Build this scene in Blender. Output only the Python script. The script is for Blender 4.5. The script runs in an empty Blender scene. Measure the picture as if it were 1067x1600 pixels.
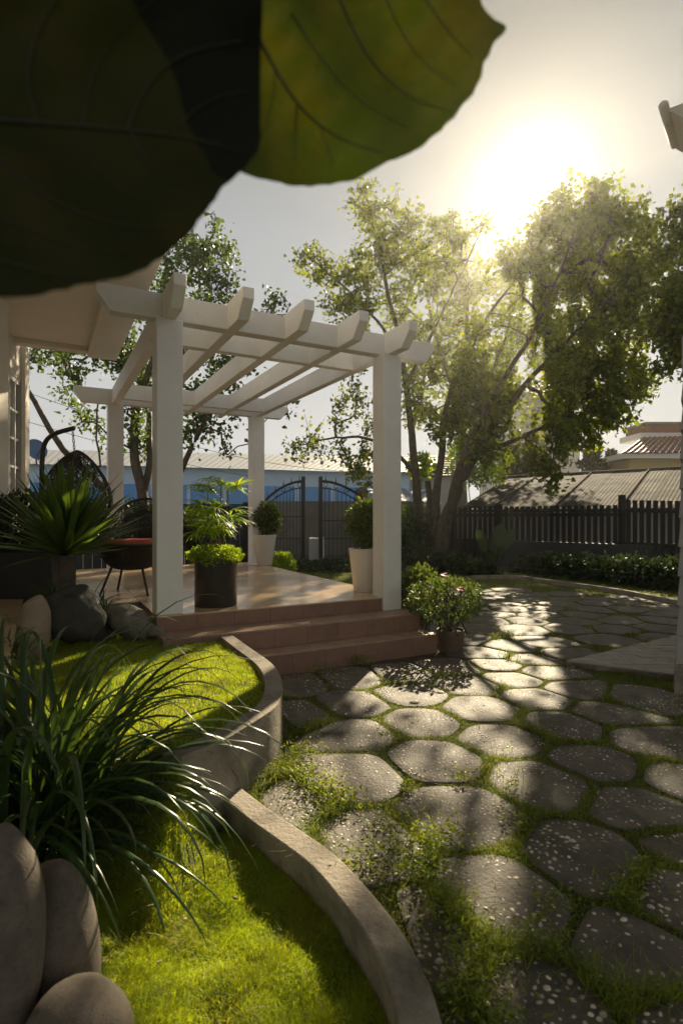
import bpy, bmesh, math, random
import numpy as np
from mathutils import Vector, Matrix, noise
from mathutils.geometry import delaunay_2d_cdt

R = math.radians
rng = np.random.default_rng(11)
random.seed(5)
scene = bpy.context.scene
col = scene.collection

# ------------------------------------------------------------------ camera, sky, sun
F, CX, CY, H = 856.0, 533.5, 805.0, 1.22       # focal length in photo pixels, principal column, horizon row, eye height
cam_d = bpy.data.cameras.new("camera"); cam = bpy.data.objects.new("camera", cam_d); col.objects.link(cam)
cam.location = (0, 0, H); cam.rotation_euler = (R(90), 0, 0)
cam_d.sensor_fit = 'VERTICAL'; cam_d.sensor_height = 36.0; cam_d.lens = 36.0 * F / 1600.0
cam_d.shift_y = (CY - 800.0) / 1600.0
cam_d.clip_start = 0.02; cam_d.clip_end = 900
cam_d.dof.use_dof = True; cam_d.dof.focus_distance = 4.6; cam_d.dof.aperture_fstop = 3.3
scene.camera = cam

SUN_DIR = Vector((0.3522, 1.0, 0.6016)).normalized()
SUN_EL = math.asin(SUN_DIR.z); SUN_AZ = math.atan2(SUN_DIR.x, SUN_DIR.y)

world = bpy.data.worlds.new("World"); scene.world = world; world.use_nodes = True
wn, wl = world.node_tree.nodes, world.node_tree.links
wn.clear()
w_out = wn.new("ShaderNodeOutputWorld"); w_bg = wn.new("ShaderNodeBackground")
sky = wn.new("ShaderNodeTexSky"); sky.sky_type = 'NISHITA'; sky.sun_disc = False
sky.sun_elevation = SUN_EL; sky.sun_rotation = SUN_AZ
sky.air_density = 1.0; sky.dust_density = 0.8; sky.ozone_density = 1.0; sky.altitude = 0
hs = wn.new("ShaderNodeHueSaturation"); hs.inputs['Saturation'].default_value = 0.25
wl.new(sky.outputs[0], hs.inputs['Color'])
# thin high overcast: an even grey veil over the clear sky, and the pale aureole it makes round the sun
veil = wn.new("ShaderNodeMix"); veil.data_type = 'RGBA'; veil.inputs[0].default_value = 0.97; veil.inputs[7].default_value = (4.35, 4.30, 4.25, 1)
wl.new(hs.outputs[0], veil.inputs[6])
w_tc = wn.new("ShaderNodeTexCoord"); w_sx = wn.new("ShaderNodeSeparateXYZ"); wl.new(w_tc.outputs['Generated'], w_sx.inputs[0])
w_rp = wn.new("ShaderNodeValToRGB"); w_rp.color_ramp.interpolation = 'LINEAR'
w_rp.color_ramp.elements[0].position = 0.0; w_rp.color_ramp.elements[0].color = (.66, .655, .64, 1)
w_rp.color_ramp.elements[1].position = 1.0; w_rp.color_ramp.elements[1].color = (.18, .18, .178, 1)
w_f = w_rp.color_ramp.elements.new(.46); w_f.color = (.40, .415, .425, 1)
w_e = w_rp.color_ramp.elements.new(.66); w_e.color = (.245, .250, .246, 1)
wl.new(w_sx.outputs['Z'], w_rp.inputs[0])
w_v10 = wn.new("ShaderNodeVectorMath"); w_v10.operation = 'SCALE'; w_v10.inputs['Scale'].default_value = 10.0
w_nz = wn.new("ShaderNodeTexNoise"); w_nz.inputs['Scale'].default_value = 2.2; w_nz.inputs['Detail'].default_value = 5
w_mp = wn.new("ShaderNodeMapping"); w_mp.inputs['Scale'].default_value = (1, 1, 5); w_mr = wn.new("ShaderNodeMapRange"); w_mr.inputs[1].default_value = .3; w_mr.inputs[2].default_value = .7; w_mr.inputs[3].default_value = 9.4; w_mr.inputs[4].default_value = 10.6
wl.new(w_tc.outputs['Generated'], w_mp.inputs[0]); wl.new(w_mp.outputs[0], w_nz.inputs['Vector']); wl.new(w_nz.outputs[0], w_mr.inputs[0]); wl.new(w_mr.outputs[0], w_v10.inputs['Scale'])
wl.new(w_rp.outputs[0], w_v10.inputs[0]); wl.new(w_v10.outputs[0], veil.inputs[7])
dp = wn.new("ShaderNodeVectorMath"); dp.operation = 'DOT_PRODUCT'; dp.inputs[1].default_value = tuple(SUN_DIR)
wl.new(w_tc.outputs['Generated'], dp.inputs[0])
cur = veil.outputs[2]
for n_, amp in ((700, (9, 8.7, 8.0)), (170, (1.3, 1.22, 1.02)), (40, (.25, .23, .18))):
    mx_ = wn.new("ShaderNodeMath"); mx_.operation = 'MAXIMUM'; mx_.inputs[1].default_value = 0
    pw = wn.new("ShaderNodeMath"); pw.operation = 'POWER'; pw.inputs[1].default_value = n_
    sc_ = wn.new("ShaderNodeVectorMath"); sc_.operation = 'SCALE'; sc_.inputs[0].default_value = amp
    ad = wn.new("ShaderNodeVectorMath"); ad.operation = 'ADD'
    wl.new(dp.outputs['Value'], mx_.inputs[0]); wl.new(mx_.outputs[0], pw.inputs[0]); wl.new(pw.outputs[0], sc_.inputs['Scale'])
    wl.new(cur, ad.inputs[0]); wl.new(sc_.outputs[0], ad.inputs[1]); cur = ad.outputs[0]
wl.new(cur, w_bg.inputs[0])
w_bg.inputs[1].default_value = 0.05
wl.new(w_bg.outputs[0], w_out.inputs[0])

sun_d = bpy.data.lights.new("sun", 'SUN'); sun = bpy.data.objects.new("sun", sun_d); col.objects.link(sun)
sun_d.energy = 5.0; sun_d.angle = R(0.55); sun_d.color = (1.0, 0.84, 0.58)
sun.rotation_euler = SUN_DIR.to_track_quat('Z', 'Y').to_euler()
sun.location = (6, 18, 12)

scene.view_settings.view_transform = 'Standard'; scene.view_settings.look = 'None'
scene.view_settings.exposure = 1.1; scene.view_settings.gamma = 1.0
scene.view_settings.use_curve_mapping = False
scene.cycles.use_denoising = True
scene.cycles.max_bounces = 8; scene.cycles.transparent_max_bounces = 12
scene.cycles.volume_step_rate = 1.0; scene.cycles.sample_clamp_indirect = 6.0

# ------------------------------------------------------------------ helpers
def W(px, py, Y):                      # a place seen at this spot of the photo, Y metres away
    return np.array([(px - CX) / F * Y, Y, H - (py - CY) / F * Y])
def G(px, py, z=0.0):                  # the same on a level surface at height z
    return W(px, py, F * (H - z) / (py - CY))

def new_mesh(name, V, faces):
    me = bpy.data.meshes.new(name)
    V = np.asarray(V, dtype=np.float32)
    if isinstance(faces, np.ndarray):
        m, k = faces.shape
        me.vertices.add(len(V)); me.vertices.foreach_set('co', V.ravel())
        me.loops.add(m * k); me.loops.foreach_set('vertex_index', faces.astype(np.int32).ravel())
        me.polygons.add(m); me.polygons.foreach_set('loop_start', np.arange(0, m * k, k, dtype=np.int32))
        me.update(calc_edges=True)
    else:
        me.from_pydata([tuple(map(float, v)) for v in V], [], faces); me.update()
    return me

def root_loc(o):
    l = Vector((0, 0, 0))
    while o is not None:
        l += o.location; o = o.parent
    return np.array(l)

def put(name, V, faces, mat, parent=None, smooth=False, bevel=0, **props):
    V = np.asarray(V, dtype=float)
    if parent is not None: V = V - root_loc(parent)
    me = new_mesh(name, V, faces)
    if mat: me.materials.append(mat)
    if smooth: me.polygons.foreach_set('use_smooth', [True] * len(me.polygons))
    o = bpy.data.objects.new(name, me); col.objects.link(o)
    if parent is not None: o.parent = parent
    if bevel:
        b = o.modifiers.new('bevel', 'BEVEL'); b.width = bevel; b.segments = 2; b.limit_method = 'ANGLE'; b.angle_limit = R(40)
    for k, v in props.items(): o[k] = v
    return o

def thing(name, label, cat, loc, group=None):
    o = bpy.data.objects.new(name, None); col.objects.link(o); o.location = tuple(map(float, loc)); o.empty_display_size = .1
    o['label'] = label; o['category'] = cat
    if group: o['group'] = group
    return o
def tag(o, label, cat, group=None):
    o['label'] = label; o['category'] = cat
    if group: o['group'] = group
    return o

class MB:
    def __init__(s): s.V = []; s.Fc = []
    def add(s, V, F_):
        n = len(s.V); s.V.extend([tuple(v) for v in V]); s.Fc.extend([tuple(i + n for i in f) for f in F_]); return s
    def box(s, lo, hi, ax=None, o=(0, 0, 0)):
        (x0, y0, z0), (x1, y1, z1) = lo, hi
        P = np.array([(x, y, z) for z in (z0, z1) for x, y in ((x0, y0), (x1, y0), (x1, y1), (x0, y1))], float)
        if ax is not None:
            a, b = ax; P = np.stack([P[:, 0] * a[0] + P[:, 1] * b[0], P[:, 0] * a[1] + P[:, 1] * b[1], P[:, 2]], 1)
        return s.add(P + np.array(o), [(3, 2, 1, 0), (4, 5, 6, 7), (0, 1, 5, 4), (1, 2, 6, 5), (2, 3, 7, 6), (3, 0, 4, 7)])
    def tube(s, pts, r, n=6, cap=True):
        pts = [Vector(p) for p in pts]; m = len(pts)
        rr = [r] * m if np.isscalar(r) else list(np.interp(np.linspace(0, 1, m), np.linspace(0, 1, len(r)), r))
        V = []; t_prev = None; u = None
        for i in range(m):
            t = (pts[min(i + 1, m - 1)] - pts[max(i - 1, 0)])
            t = t.normalized() if t.length > 1e-9 else Vector((0, 0, 1))
            if u is None: u = t.orthogonal().normalized()
            else: u = (u - t * u.dot(t)); u = u.normalized() if u.length > 1e-6 else t.orthogonal().normalized()
            w = t.cross(u)
            for k in range(n):
                a = 2 * math.pi * k / n; V.append(pts[i] + (u * math.cos(a) + w * math.sin(a)) * rr[i])
        Fc = [(i * n + k, i * n + (k + 1) % n, (i + 1) * n + (k + 1) % n, (i + 1) * n + k) for i in range(m - 1) for k in range(n)]
        if cap: Fc += [tuple(range(n - 1, -1, -1)), tuple((m - 1) * n + k for k in range(n))]
        return s.add(V, Fc)
    def lathe(s, prof, c, n=32, cap=True):
        V = [(c[0] + r * math.cos(2 * math.pi * k / n), c[1] + r * math.sin(2 * math.pi * k / n), c[2] + z) for r, z in prof for k in range(n)]
        m = len(prof)
        Fc = [(i * n + k, i * n + (k + 1) % n, (i + 1) * n + (k + 1) % n, (i + 1) * n + k) for i in range(m - 1) for k in range(n)]
        if cap: Fc += [tuple(range(n - 1, -1, -1)), tuple((m - 1) * n + k for k in range(n))]
        return s.add(V, Fc)
    def prism(s, poly, z0, z1):
        n = len(poly); V = [(p[0], p[1], z0) for p in poly] + [(p[0], p[1], z1) for p in poly]
        return s.add(V, [tuple(range(n - 1, -1, -1)), tuple(range(n, 2 * n))] + [(i, (i + 1) % n, n + (i + 1) % n, n + i) for i in range(n)])
    def put(s, name, mat, parent=None, smooth=False, bevel=0, **p): return put(name, s.V, s.Fc, mat, parent, smooth, bevel, **p)

# ---- materials
def rgb(c): return (c[0], c[1], c[2], 1.0)
def mat(name, c1, c2=None, scale=8, rough=.7, bump=0.0, bscale=None, detail=6, island=0.0, orng=.07, trans=0.0, tcol=None, metal=0.0, spec=.5,
        stain_or_shade=None, sscale=1.5, samt=.5, sub=None, wave=None):
    m = bpy.data.materials.new(name); m.use_nodes = True; nt = m.node_tree; N, L = nt.nodes, nt.links
    N.clear(); out = N.new("ShaderNodeOutputMaterial"); pb = N.new("ShaderNodeBsdfPrincipled")
    pb.inputs['Roughness'].default_value = rough; pb.inputs['Metallic'].default_value = metal
    pb.inputs['Specular IOR Level'].default_value = spec
    tc = N.new("ShaderNodeTexCoord"); nz = N.new("ShaderNodeTexNoise"); nz.inputs['Scale'].default_value = scale
    nz.inputs['Detail'].default_value = detail; nz.inputs['Roughness'].default_value = .6
    geo = N.new("ShaderNodeNewGeometry")
    L.new(geo.outputs['Position'], nz.inputs['Vector'])
    c2 = c2 or tuple(x * .75 for x in c1)
    mx = N.new("ShaderNodeMix"); mx.data_type = 'RGBA'; mx.inputs[6].default_value = rgb(c1); mx.inputs[7].default_value = rgb(c2)
    rp = N.new("ShaderNodeMapRange"); rp.inputs[1].default_value = .35; rp.inputs[2].default_value = .65
    L.new(nz.outputs[0], rp.inputs[0]); L.new(rp.outputs[0], mx.inputs[0])
    cur = mx.outputs[2]
    if stain_or_shade is not None:
        n2 = N.new("ShaderNodeTexNoise"); n2.inputs['Scale'].default_value = sscale; n2.inputs['Detail'].default_value = 8; n2.inputs['Roughness'].default_value = .7
        L.new(geo.outputs['Position'], n2.inputs['Vector'])
        r2 = N.new("ShaderNodeMapRange"); r2.inputs[1].default_value = .48; r2.inputs[2].default_value = .68; r2.inputs[4].default_value = samt
        L.new(n2.outputs[0], r2.inputs[0])
        m2 = N.new("ShaderNodeMix"); m2.data_type = 'RGBA'; m2.inputs[7].default_value = rgb(stain_or_shade)
        L.new(cur, m2.inputs[6]); L.new(r2.outputs[0], m2.inputs[0]); cur = m2.outputs[2]
    if island:
        hv = N.new("ShaderNodeHueSaturation"); mr = N.new("ShaderNodeMapRange")
        mr.inputs[3].default_value = 1 - island; mr.inputs[4].default_value = 1 + island
        L.new(geo.outputs['Random Per Island'], mr.inputs[0]); L.new(mr.outputs[0], hv.inputs['Value'])
        mh = N.new("ShaderNodeMapRange"); mh.inputs[3].default_value = .485; mh.inputs[4].default_value = .515
        ma = N.new("ShaderNodeMath"); ma.operation = 'MULTIPLY'; ma.inputs[1].default_value = 7.31
        mf = N.new("ShaderNodeMath"); mf.operation = 'FRACT'
        L.new(geo.outputs['Random Per Island'], ma.inputs[0]); L.new(ma.outputs[0], mf.inputs[0]); L.new(mf.outputs[0], mh.inputs[0]); L.new(mh.outputs[0], hv.inputs['Hue'])
        L.new(cur, hv.inputs['Color']); cur = hv.outputs[0]
    else:
        oi = N.new("ShaderNodeObjectInfo"); hv = N.new("ShaderNodeHueSaturation"); mr = N.new("ShaderNodeMapRange")
        mr.inputs[3].default_value = 1 - orng; mr.inputs[4].default_value = 1 + orng
        L.new(oi.outputs['Random'], mr.inputs[0]); L.new(mr.outputs[0], hv.inputs['Value']); L.new(cur, hv.inputs['Color']); cur = hv.outputs[0]
    L.new(cur, pb.inputs['Base Color'])
    if bump:
        nb = N.new("ShaderNodeTexNoise"); nb.inputs['Scale'].default_value = bscale or scale * 4; nb.inputs['Detail'].default_value = 8
        nb.inputs['Roughness'].default_value = .65
        L.new(geo.outputs['Position'], nb.inputs['Vector'])
        bp = N.new("ShaderNodeBump"); bp.inputs['Strength'].default_value = min(1, bump); bp.inputs['Distance'].default_value = .01
        L.new(nb.outputs[0], bp.inputs['Height']); L.new(bp.outputs[0], pb.inputs['Normal'])
        rr = N.new("ShaderNodeMapRange"); rr.inputs[3].default_value = max(.05, rough - .12); rr.inputs[4].default_value = min(1, rough + .12)
        L.new(nz.outputs[0], rr.inputs[0]); L.new(rr.outputs[0], pb.inputs['Roughness'])
    if trans:
        tr = N.new("ShaderNodeBsdfTranslucent"); ms = N.new("ShaderNodeMixShader"); ms.inputs[0].default_value = trans
        if tcol:
            mt = N.new("ShaderNodeMix"); mt.data_type = 'RGBA'; mt.blend_type = 'MULTIPLY'; mt.inputs[0].default_value = 1
            mt.inputs[7].default_value = rgb(tcol); L.new(cur, mt.inputs[6]); L.new(mt.outputs[2], tr.inputs[0])
        else: L.new(cur, tr.inputs[0])
        L.new(pb.outputs[0], ms.inputs[1]); L.new(tr.outputs[0], ms.inputs[2]); L.new(ms.outputs[0], out.inputs[0])
    else: L.new(pb.outputs[0], out.inputs[0])
    return m

M = dict(
    paint=mat('white_masonry_paint', (.82, .805, .785), (.77, .75, .73), 3, .55, .25, 60, stain_or_shade=(.55, .5, .44), sscale=2.2, samt=.18),
    house=mat('cream_wall_paint', (.78, .73, .65), (.73, .68, .60), 2, .7, .25, 40),
    tile=mat('polished_floor_tile', (.60, .43, .27), (.56, .40, .25), 3, .19, .03, 30),
    terracotta=mat('terracotta_riser', (.27, .15, .10), (.22, .12, .08), 9, .5, .2, 60, stain_or_shade=(.17, .11, .08), sscale=4, samt=.5),
    tread=mat('pale_terracotta_tread', (.42, .28, .20), (.34, .22, .16), 8, .4, .15, 60, stain_or_shade=(.24, .17, .13), sscale=5, samt=.5),
    slab=mat('slab_concrete', (.36, .26, .18)),
    cement=mat('worn_cement', (.33, .285, .225), (.24, .205, .16), 4, .85, .9, 60, stain_or_shade=(.10, .09, .065), sscale=4, samt=.85),
    stone=mat('aggregate_concrete', (.125, .103, .078), (.07, .06, .047), 7, .62, 1, 60, stain_or_shade=(.18, .15, .112), sscale=6, samt=.7),
    soil=mat('dark_soil', (.085, .065, .045), (.05, .04, .028), 12, .95, 1, 60, stain_or_shade=(.055, .075, .025), sscale=5, samt=.8),
    ground=mat('rough_ground', (.075, .07, .04), (.05, .055, .03), .6, .95, 1, 8),
    pebble=mat('river_pebble', (.62, .56, .46), (.42, .36, .28), 25, .4, orng=.55), pebbles=mat('small_river_pebble', (.58, .52, .43), (.40, .34, .27), 25, .4, island=.55),
    grass=mat('lawn_blade', (.34, .41, .03), (.25, .33, .022), 3, .55, island=.38, trans=.5, tcol=(2.1, 1.9, .6), stain_or_shade=(.25, .22, .05), sscale=4, samt=.5),
    moss=mat('lawn_sward', (.10, .13, .018), (.055, .07, .014), 9, .95, 1, 120),
    weed=mat('weed_blade', (.21, .265, .03), (.14, .20, .024), 3, .5, island=.4, trans=.45, tcol=(1.8, 1.6, .7), stain_or_shade=(.16, .15, .06), sscale=5, samt=.5),
    straw=mat('dry_straw', (.42, .34, .18), (.32, .25, .12), 5, .7, island=.2),
    tree_leaf=mat('tree_leaf', (.088, .120, .024), (.062, .090, .019), 1.2, .45, island=.4, trans=.52, tcol=(3.6, 3.0, .6)),
    back_leaf=mat('back_tree_leaf', (.09, .125, .03), (.07, .10, .024), 1.2, .45, island=.4, trans=.52, tcol=(3.4, 2.9, .6)),
    leaf_c=mat('left_tree_leaf', (.080, .125, .035), (.06, .1, .028), 1.2, .45, island=.35, trans=.42, tcol=(2.0, 1.8, .8)),
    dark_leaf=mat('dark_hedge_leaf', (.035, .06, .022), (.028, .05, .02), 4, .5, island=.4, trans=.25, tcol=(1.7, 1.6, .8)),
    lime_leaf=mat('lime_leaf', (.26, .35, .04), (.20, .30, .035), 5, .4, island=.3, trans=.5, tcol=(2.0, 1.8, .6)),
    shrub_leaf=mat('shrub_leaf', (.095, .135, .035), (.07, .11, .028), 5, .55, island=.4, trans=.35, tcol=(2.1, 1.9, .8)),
    strap_leaf=mat('strap_leaf', (.055, .10, .030), (.032, .065, .02), 5, .27, trans=.32, tcol=(2.2, 2.0, .7)),
    sword_leaf=mat('sword_leaf', (.075, .13, .035), (.05, .095, .026), 6, .32, trans=.4, tcol=(2.8, 2.6, .6)),
    conifer=mat('conifer_leaf', (.04, .065, .03), (.03, .05, .022), 2, .6, island=.3, trans=.2),
    bark=mat('grey_brown_bark', (.13, .105, .075), (.07, .055, .04), 9, .9, 1, 30),
    rock=mat('weathered_rock', (.24, .215, .18), (.15, .135, .115), 5, .85, 1, 35, stain_or_shade=(.09, .09, .07), sscale=5, samt=.5),
    rock_brown=mat('brown_rock', (.30, .235, .165), (.21, .165, .12), 6, .7, .5, 40),
    rock_dark=mat('dark_rock', (.06, .056, .05), (.036, .035, .03), 5, .85, 1, 30),
    boulder=mat('smooth_boulder', (.15, .122, .092), (.105, .085, .065), 14, .85, .35, 220, stain_or_shade=(.06, .05, .04), sscale=60, samt=.6),
    black=mat('black_metal', (.018, .017, .016), (.03, .026, .022), 10, .4),
    wicker=mat('dark_wicker', (.035, .027, .02), (.02, .016, .012), 10, .5),
    blackpot=mat('charcoal_planter', (.030, .029, .027), (.024, .023, .021), 6, .38, .1, 40),
    whitepot=mat('matt_cream_planter', (.72, .67, .60), (.66, .61, .54), 4, .55, .1, 40),
    claypot=mat('brown_clay_pot', (.17, .115, .075), (.12, .085, .055), 6, .7, .3, 40),
    potsoil=mat('potting_soil', (.05, .035, .025), (.03, .022, .016), 30, 1, 1, 90),
    cushion=mat('red_cushion', (.42, .06, .045), (.34, .04, .03), 20, .9, .4, 80, stain_or_shade=(.6, .18, .12), sscale=22, samt=.7),
    fence=mat('black_fence_paint', (.012, .011, .010), (.018, .016, .014), 8, .7, .4, 40),
    panel=mat('dark_grey_panel', (.040, .041, .042), (.030, .031, .032), 3, .7, .2, 20),
    roof=mat('old_corrugated_sheet', (.058, .052, .045), (.034, .031, .027), 1.5, .85, .4, 6, stain_or_shade=(.028, .024, .02), sscale=.9, samt=.8, spec=.05),
    roofwhite=mat('pale_roof_sheet', (.27, .285, .31), (.25, .26, .285), .8, .6),
    bluepale=mat('pale_blue_wall', (.46, .62, .80), (.42, .57, .74), .9, .8, .2, 5),
    bluedeep=mat('mid_blue_wall', (.14, .36, .74), (.12, .32, .66), .9, .8, .2, 5),
    blueroof=mat('light_blue_roof', (.12, .17, .24), (.10, .145, .2), 1, .7, spec=.2),
    redtile=mat('red_roof_tile', (.16, .035, .022), (.12, .028, .018), 4, .6, .3, 20, stain_or_shade=(.12, .05, .04), sscale=2, samt=.5),
    browntile=mat('brown_roof_tile', (.11, .085, .065), (.08, .062, .05), 2, .7),
    yellow=mat('yellow_wall', (.42, .31, .13), (.38, .28, .12), 1, .8),
    brick=mat('brick_parapet', (.27, .10, .065), (.2, .08, .05), 3, .85),
    greywall=mat('grey_render_wall', (.21, .20, .185), (.17, .16, .15), 1, .85, .3, 15, stain_or_shade=(.11, .1, .09), sscale=1.3, samt=.5),
    offwhite=mat('offwhite_wall', (.66, .65, .62), (.6, .59, .56), .7, .8),
    siding=mat('grey_siding', (.33, .31, .28), (.28, .265, .24), 5, .7, .2, 30),
    paver=mat('light_paver', (.44, .41, .36), (.36, .33, .29), 6, .85, .6, 60),
    pink=mat('pink_petal', (.75, .10, .17), (.65, .08, .14), 20, .5, trans=.3),
    glass=mat('dark_window_glass', (.12, .13, .13), (.10, .11, .11), 1, .06, spec=.8),
    dish=mat('shade_blue_dish', (.08, .16, .30), (.07, .14, .27), 3, .5),  # blue cast of the shade put into the dish colour
    bluecloth=mat('blue_cloth', (.035, .045, .22), (.03, .035, .17), 20, .7, .4, 60),
    wood=mat('pale_wood_stake', (.4, .3, .2), (.33, .25, .16), 20, .8),
    under=mat('big_leaf_underside', (.030, .038, .010), (.022, .029, .008), 9, .5, .15, 90, spec=.15, trans=.24, tcol=(1.7, 1.9, .2), stain_or_shade=(.075, .05, .02), sscale=5, samt=.7),  # brown patches put shading by neighbouring leaves into the colour
    under_shaded=mat('shaded_leaf_underside', (.013, .015, .008), (.010, .013, .007), 9, .7, .15, 90, spec=.12, trans=.10, tcol=(1.6, 1.6, .3), stain_or_shade=(.022, .017, .008), sscale=14, samt=.6),  # shade on the near leaf put into darker colour and lower translucency
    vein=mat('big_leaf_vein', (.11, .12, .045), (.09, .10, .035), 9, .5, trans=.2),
    vein_shaded=mat('shaded_leaf_vein', (.035, .034, .016), (.028, .028, .013), 9, .6, trans=.15),  # veins of that leaf, darkened in colour for the same shade
    cream=mat('cream_leaf', (.20, .24, .11), (.15, .19, .08), 4, .45, trans=.35),
    lilac=mat('lilac_petal', (.35, .3, .6), (.3, .25, .5), 20, .6),
)

# ---- 2D helpers
def in_poly(P, poly):
    x, y = P[:, 0], P[:, 1]; inside = np.zeros(len(P), bool); n = len(poly)
    for i in range(n):
        x1, y1 = poly[i][0], poly[i][1]; x2, y2 = poly[(i + 1) % n][0], poly[(i + 1) % n][1]
        c = ((y1 > y) != (y2 > y)) & (x < (x2 - x1) * (y - y1) / ((y2 - y1) if y2 != y1 else 1e-9) + x1)
        inside ^= c
    return inside
def clip(poly, p0, nrm):                 # keep the side where (p-p0).nrm <= 0
    out = []; n = len(poly)
    for i in range(n):
        a, b = poly[i], poly[(i + 1) % n]
        da = (a[0] - p0[0]) * nrm[0] + (a[1] - p0[1]) * nrm[1]; db = (b[0] - p0[0]) * nrm[0] + (b[1] - p0[1]) * nrm[1]
        if da <= 0: out.append(a)
        if (da < 0 < db) or (db < 0 < da):
            t = da / (da - db); out.append((a[0] + (b[0] - a[0]) * t, a[1] + (b[1] - a[1]) * t))
    return out
def chaikin(poly, k=2, closed=True, f=.25):
    P = [tuple(p) for p in poly]
    for _ in range(k):
        Q = []; n = len(P)
        for i in range(n if closed else n - 1):
            a, b = np.array(P[i]), np.array(P[(i + 1) % n])
            Q += [tuple(a * (1 - f) + b * f), tuple(a * f + b * (1 - f))]
        if not closed: Q = [P[0]] + Q + [P[-1]]
        P = Q
    return P
def fill(poly, step):                    # triangulated sheet of a polygon with inner points
    poly = np.array([p[:2] for p in poly], float); lo, hi = poly.min(0), poly.max(0)
    B = []
    for i in range(len(poly)):
        a, b = poly[i], poly[(i + 1) % len(poly)]; k = max(1, int(np.linalg.norm(b - a) / step))
        B += [a + (b - a) * j / k for j in range(k)]
    gx, gy = np.meshgrid(np.arange(lo[0], hi[0], step), np.arange(lo[1], hi[1], step))
    Q = np.stack([gx.ravel(), gy.ravel()], 1) + rng.uniform(-.25, .25, (gx.size, 2)) * step
    Q = Q[in_poly(Q, poly)]
    Bn = np.array(B); n = len(Bn)
    if len(Q):
        keep = np.ones(len(Q), bool)
        for b in Bn: keep &= ((Q - b) ** 2).sum(1) > (step * .45) ** 2
        Q = Q[keep]
    pts = [Vector(p) for p in Bn] + [Vector(p) for p in Q]
    v, e, f, *_ = delaunay_2d_cdt(pts, [(i, (i + 1) % n) for i in range(n)], [list(range(n))], 1, 1e-5)
    return np.array([(p.x, p.y) for p in v]), [tuple(x) for x in f]

# ---- foliage helpers
def unit(a): return a / np.maximum(np.linalg.norm(a, axis=-1, keepdims=True), 1e-9)
def leaf_geo(p, a, s, L, w, fold=.25, droop=.15):
    a = unit(a); s = unit(s - a * (s * a).sum(1, keepdims=True)); n = np.cross(a, s)
    L = L[:, None]; w = w[:, None]
    V = np.stack([p, p + a * L * .42 + s * w + n * w * fold, p + a * L - n * L * droop, p + a * L * .42 - s * w + n * w * fold], 1).reshape(-1, 3)
    k = np.arange(len(p))[:, None] * 4
    return V, np.concatenate([k + [0, 1, 2], k + [0, 2, 3]], 1).reshape(-1, 3)
def blade_geo(p, h, w, lean, az, bend=.5):
    n = len(p); s = np.stack([np.cos(az), np.sin(az), np.zeros(n)], 1)
    up = np.zeros((n, 3)); up[:, 2] = 1
    l3 = np.concatenate([lean, np.zeros((n, 1))], 1)
    h = h[:, None]; w = w[:, None]
    m = p + up * h * .55 + l3 * h * .28; t = p + up * h * (1 - bend * .35) + l3 * h
    V = np.stack([p - s * w, p + s * w, m - s * w * .7, m + s * w * .7, t], 1).reshape(-1, 3)
    k = np.arange(n)[:, None] * 5
    return V, np.concatenate([k + [0, 1, 3], k + [0, 3, 2], k + [2, 3, 4]], 1).reshape(-1, 3)

def ribbon(path, widths, side, fold=.3):
    """strap leaf: path points, half-widths, folded along its midrib"""
    P = np.array(path, float); n = len(P); V = []; Fc = []
    for i in range(n):
        t = P[min(i + 1, n - 1)] - P[max(i - 1, 0)]; t /= max(np.linalg.norm(t), 1e-9)
        s = side - t * np.dot(side, t); s /= max(np.linalg.norm(s), 1e-9); nn = np.cross(s, t)
        w = widths[i]
        V += [P[i] - s * w + nn * w * fold, P[i], P[i] + s * w + nn * w * fold]
    for i in range(n - 1):
        a = i * 3
        Fc += [(a, a + 1, a + 4, a + 3), (a + 1, a + 2, a + 5, a + 4)]
    return V, Fc
def arch_leaf(base, az, el, L, w, droop, n=9, wmax_at=.25, fold=.35, twist=0.0, power=1.0):
    """leaf that starts at elevation el and bends over by droop radians along its length"""
    P = [np.array(base, float)]; d = L / (n - 1); wid = []
    for i in range(n):
        t = i / (n - 1)
        wid.append(w * (min(1, .35 + .65 * t / wmax_at) if t < wmax_at else max(.02, 1 - ((t - wmax_at) / (1 - wmax_at)) ** 1.8)))
        if i < n - 1:
            e = el - droop * (t ** power) * 1.0
            a = az + twist * t
            P.append(P[-1] + d * np.array([math.cos(e) * math.cos(a), math.cos(e) * math.sin(a), math.sin(e)]))
    side = np.array([-math.sin(az), math.cos(az), 0.0])
    return ribbon(P, wid, side, fold)

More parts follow.
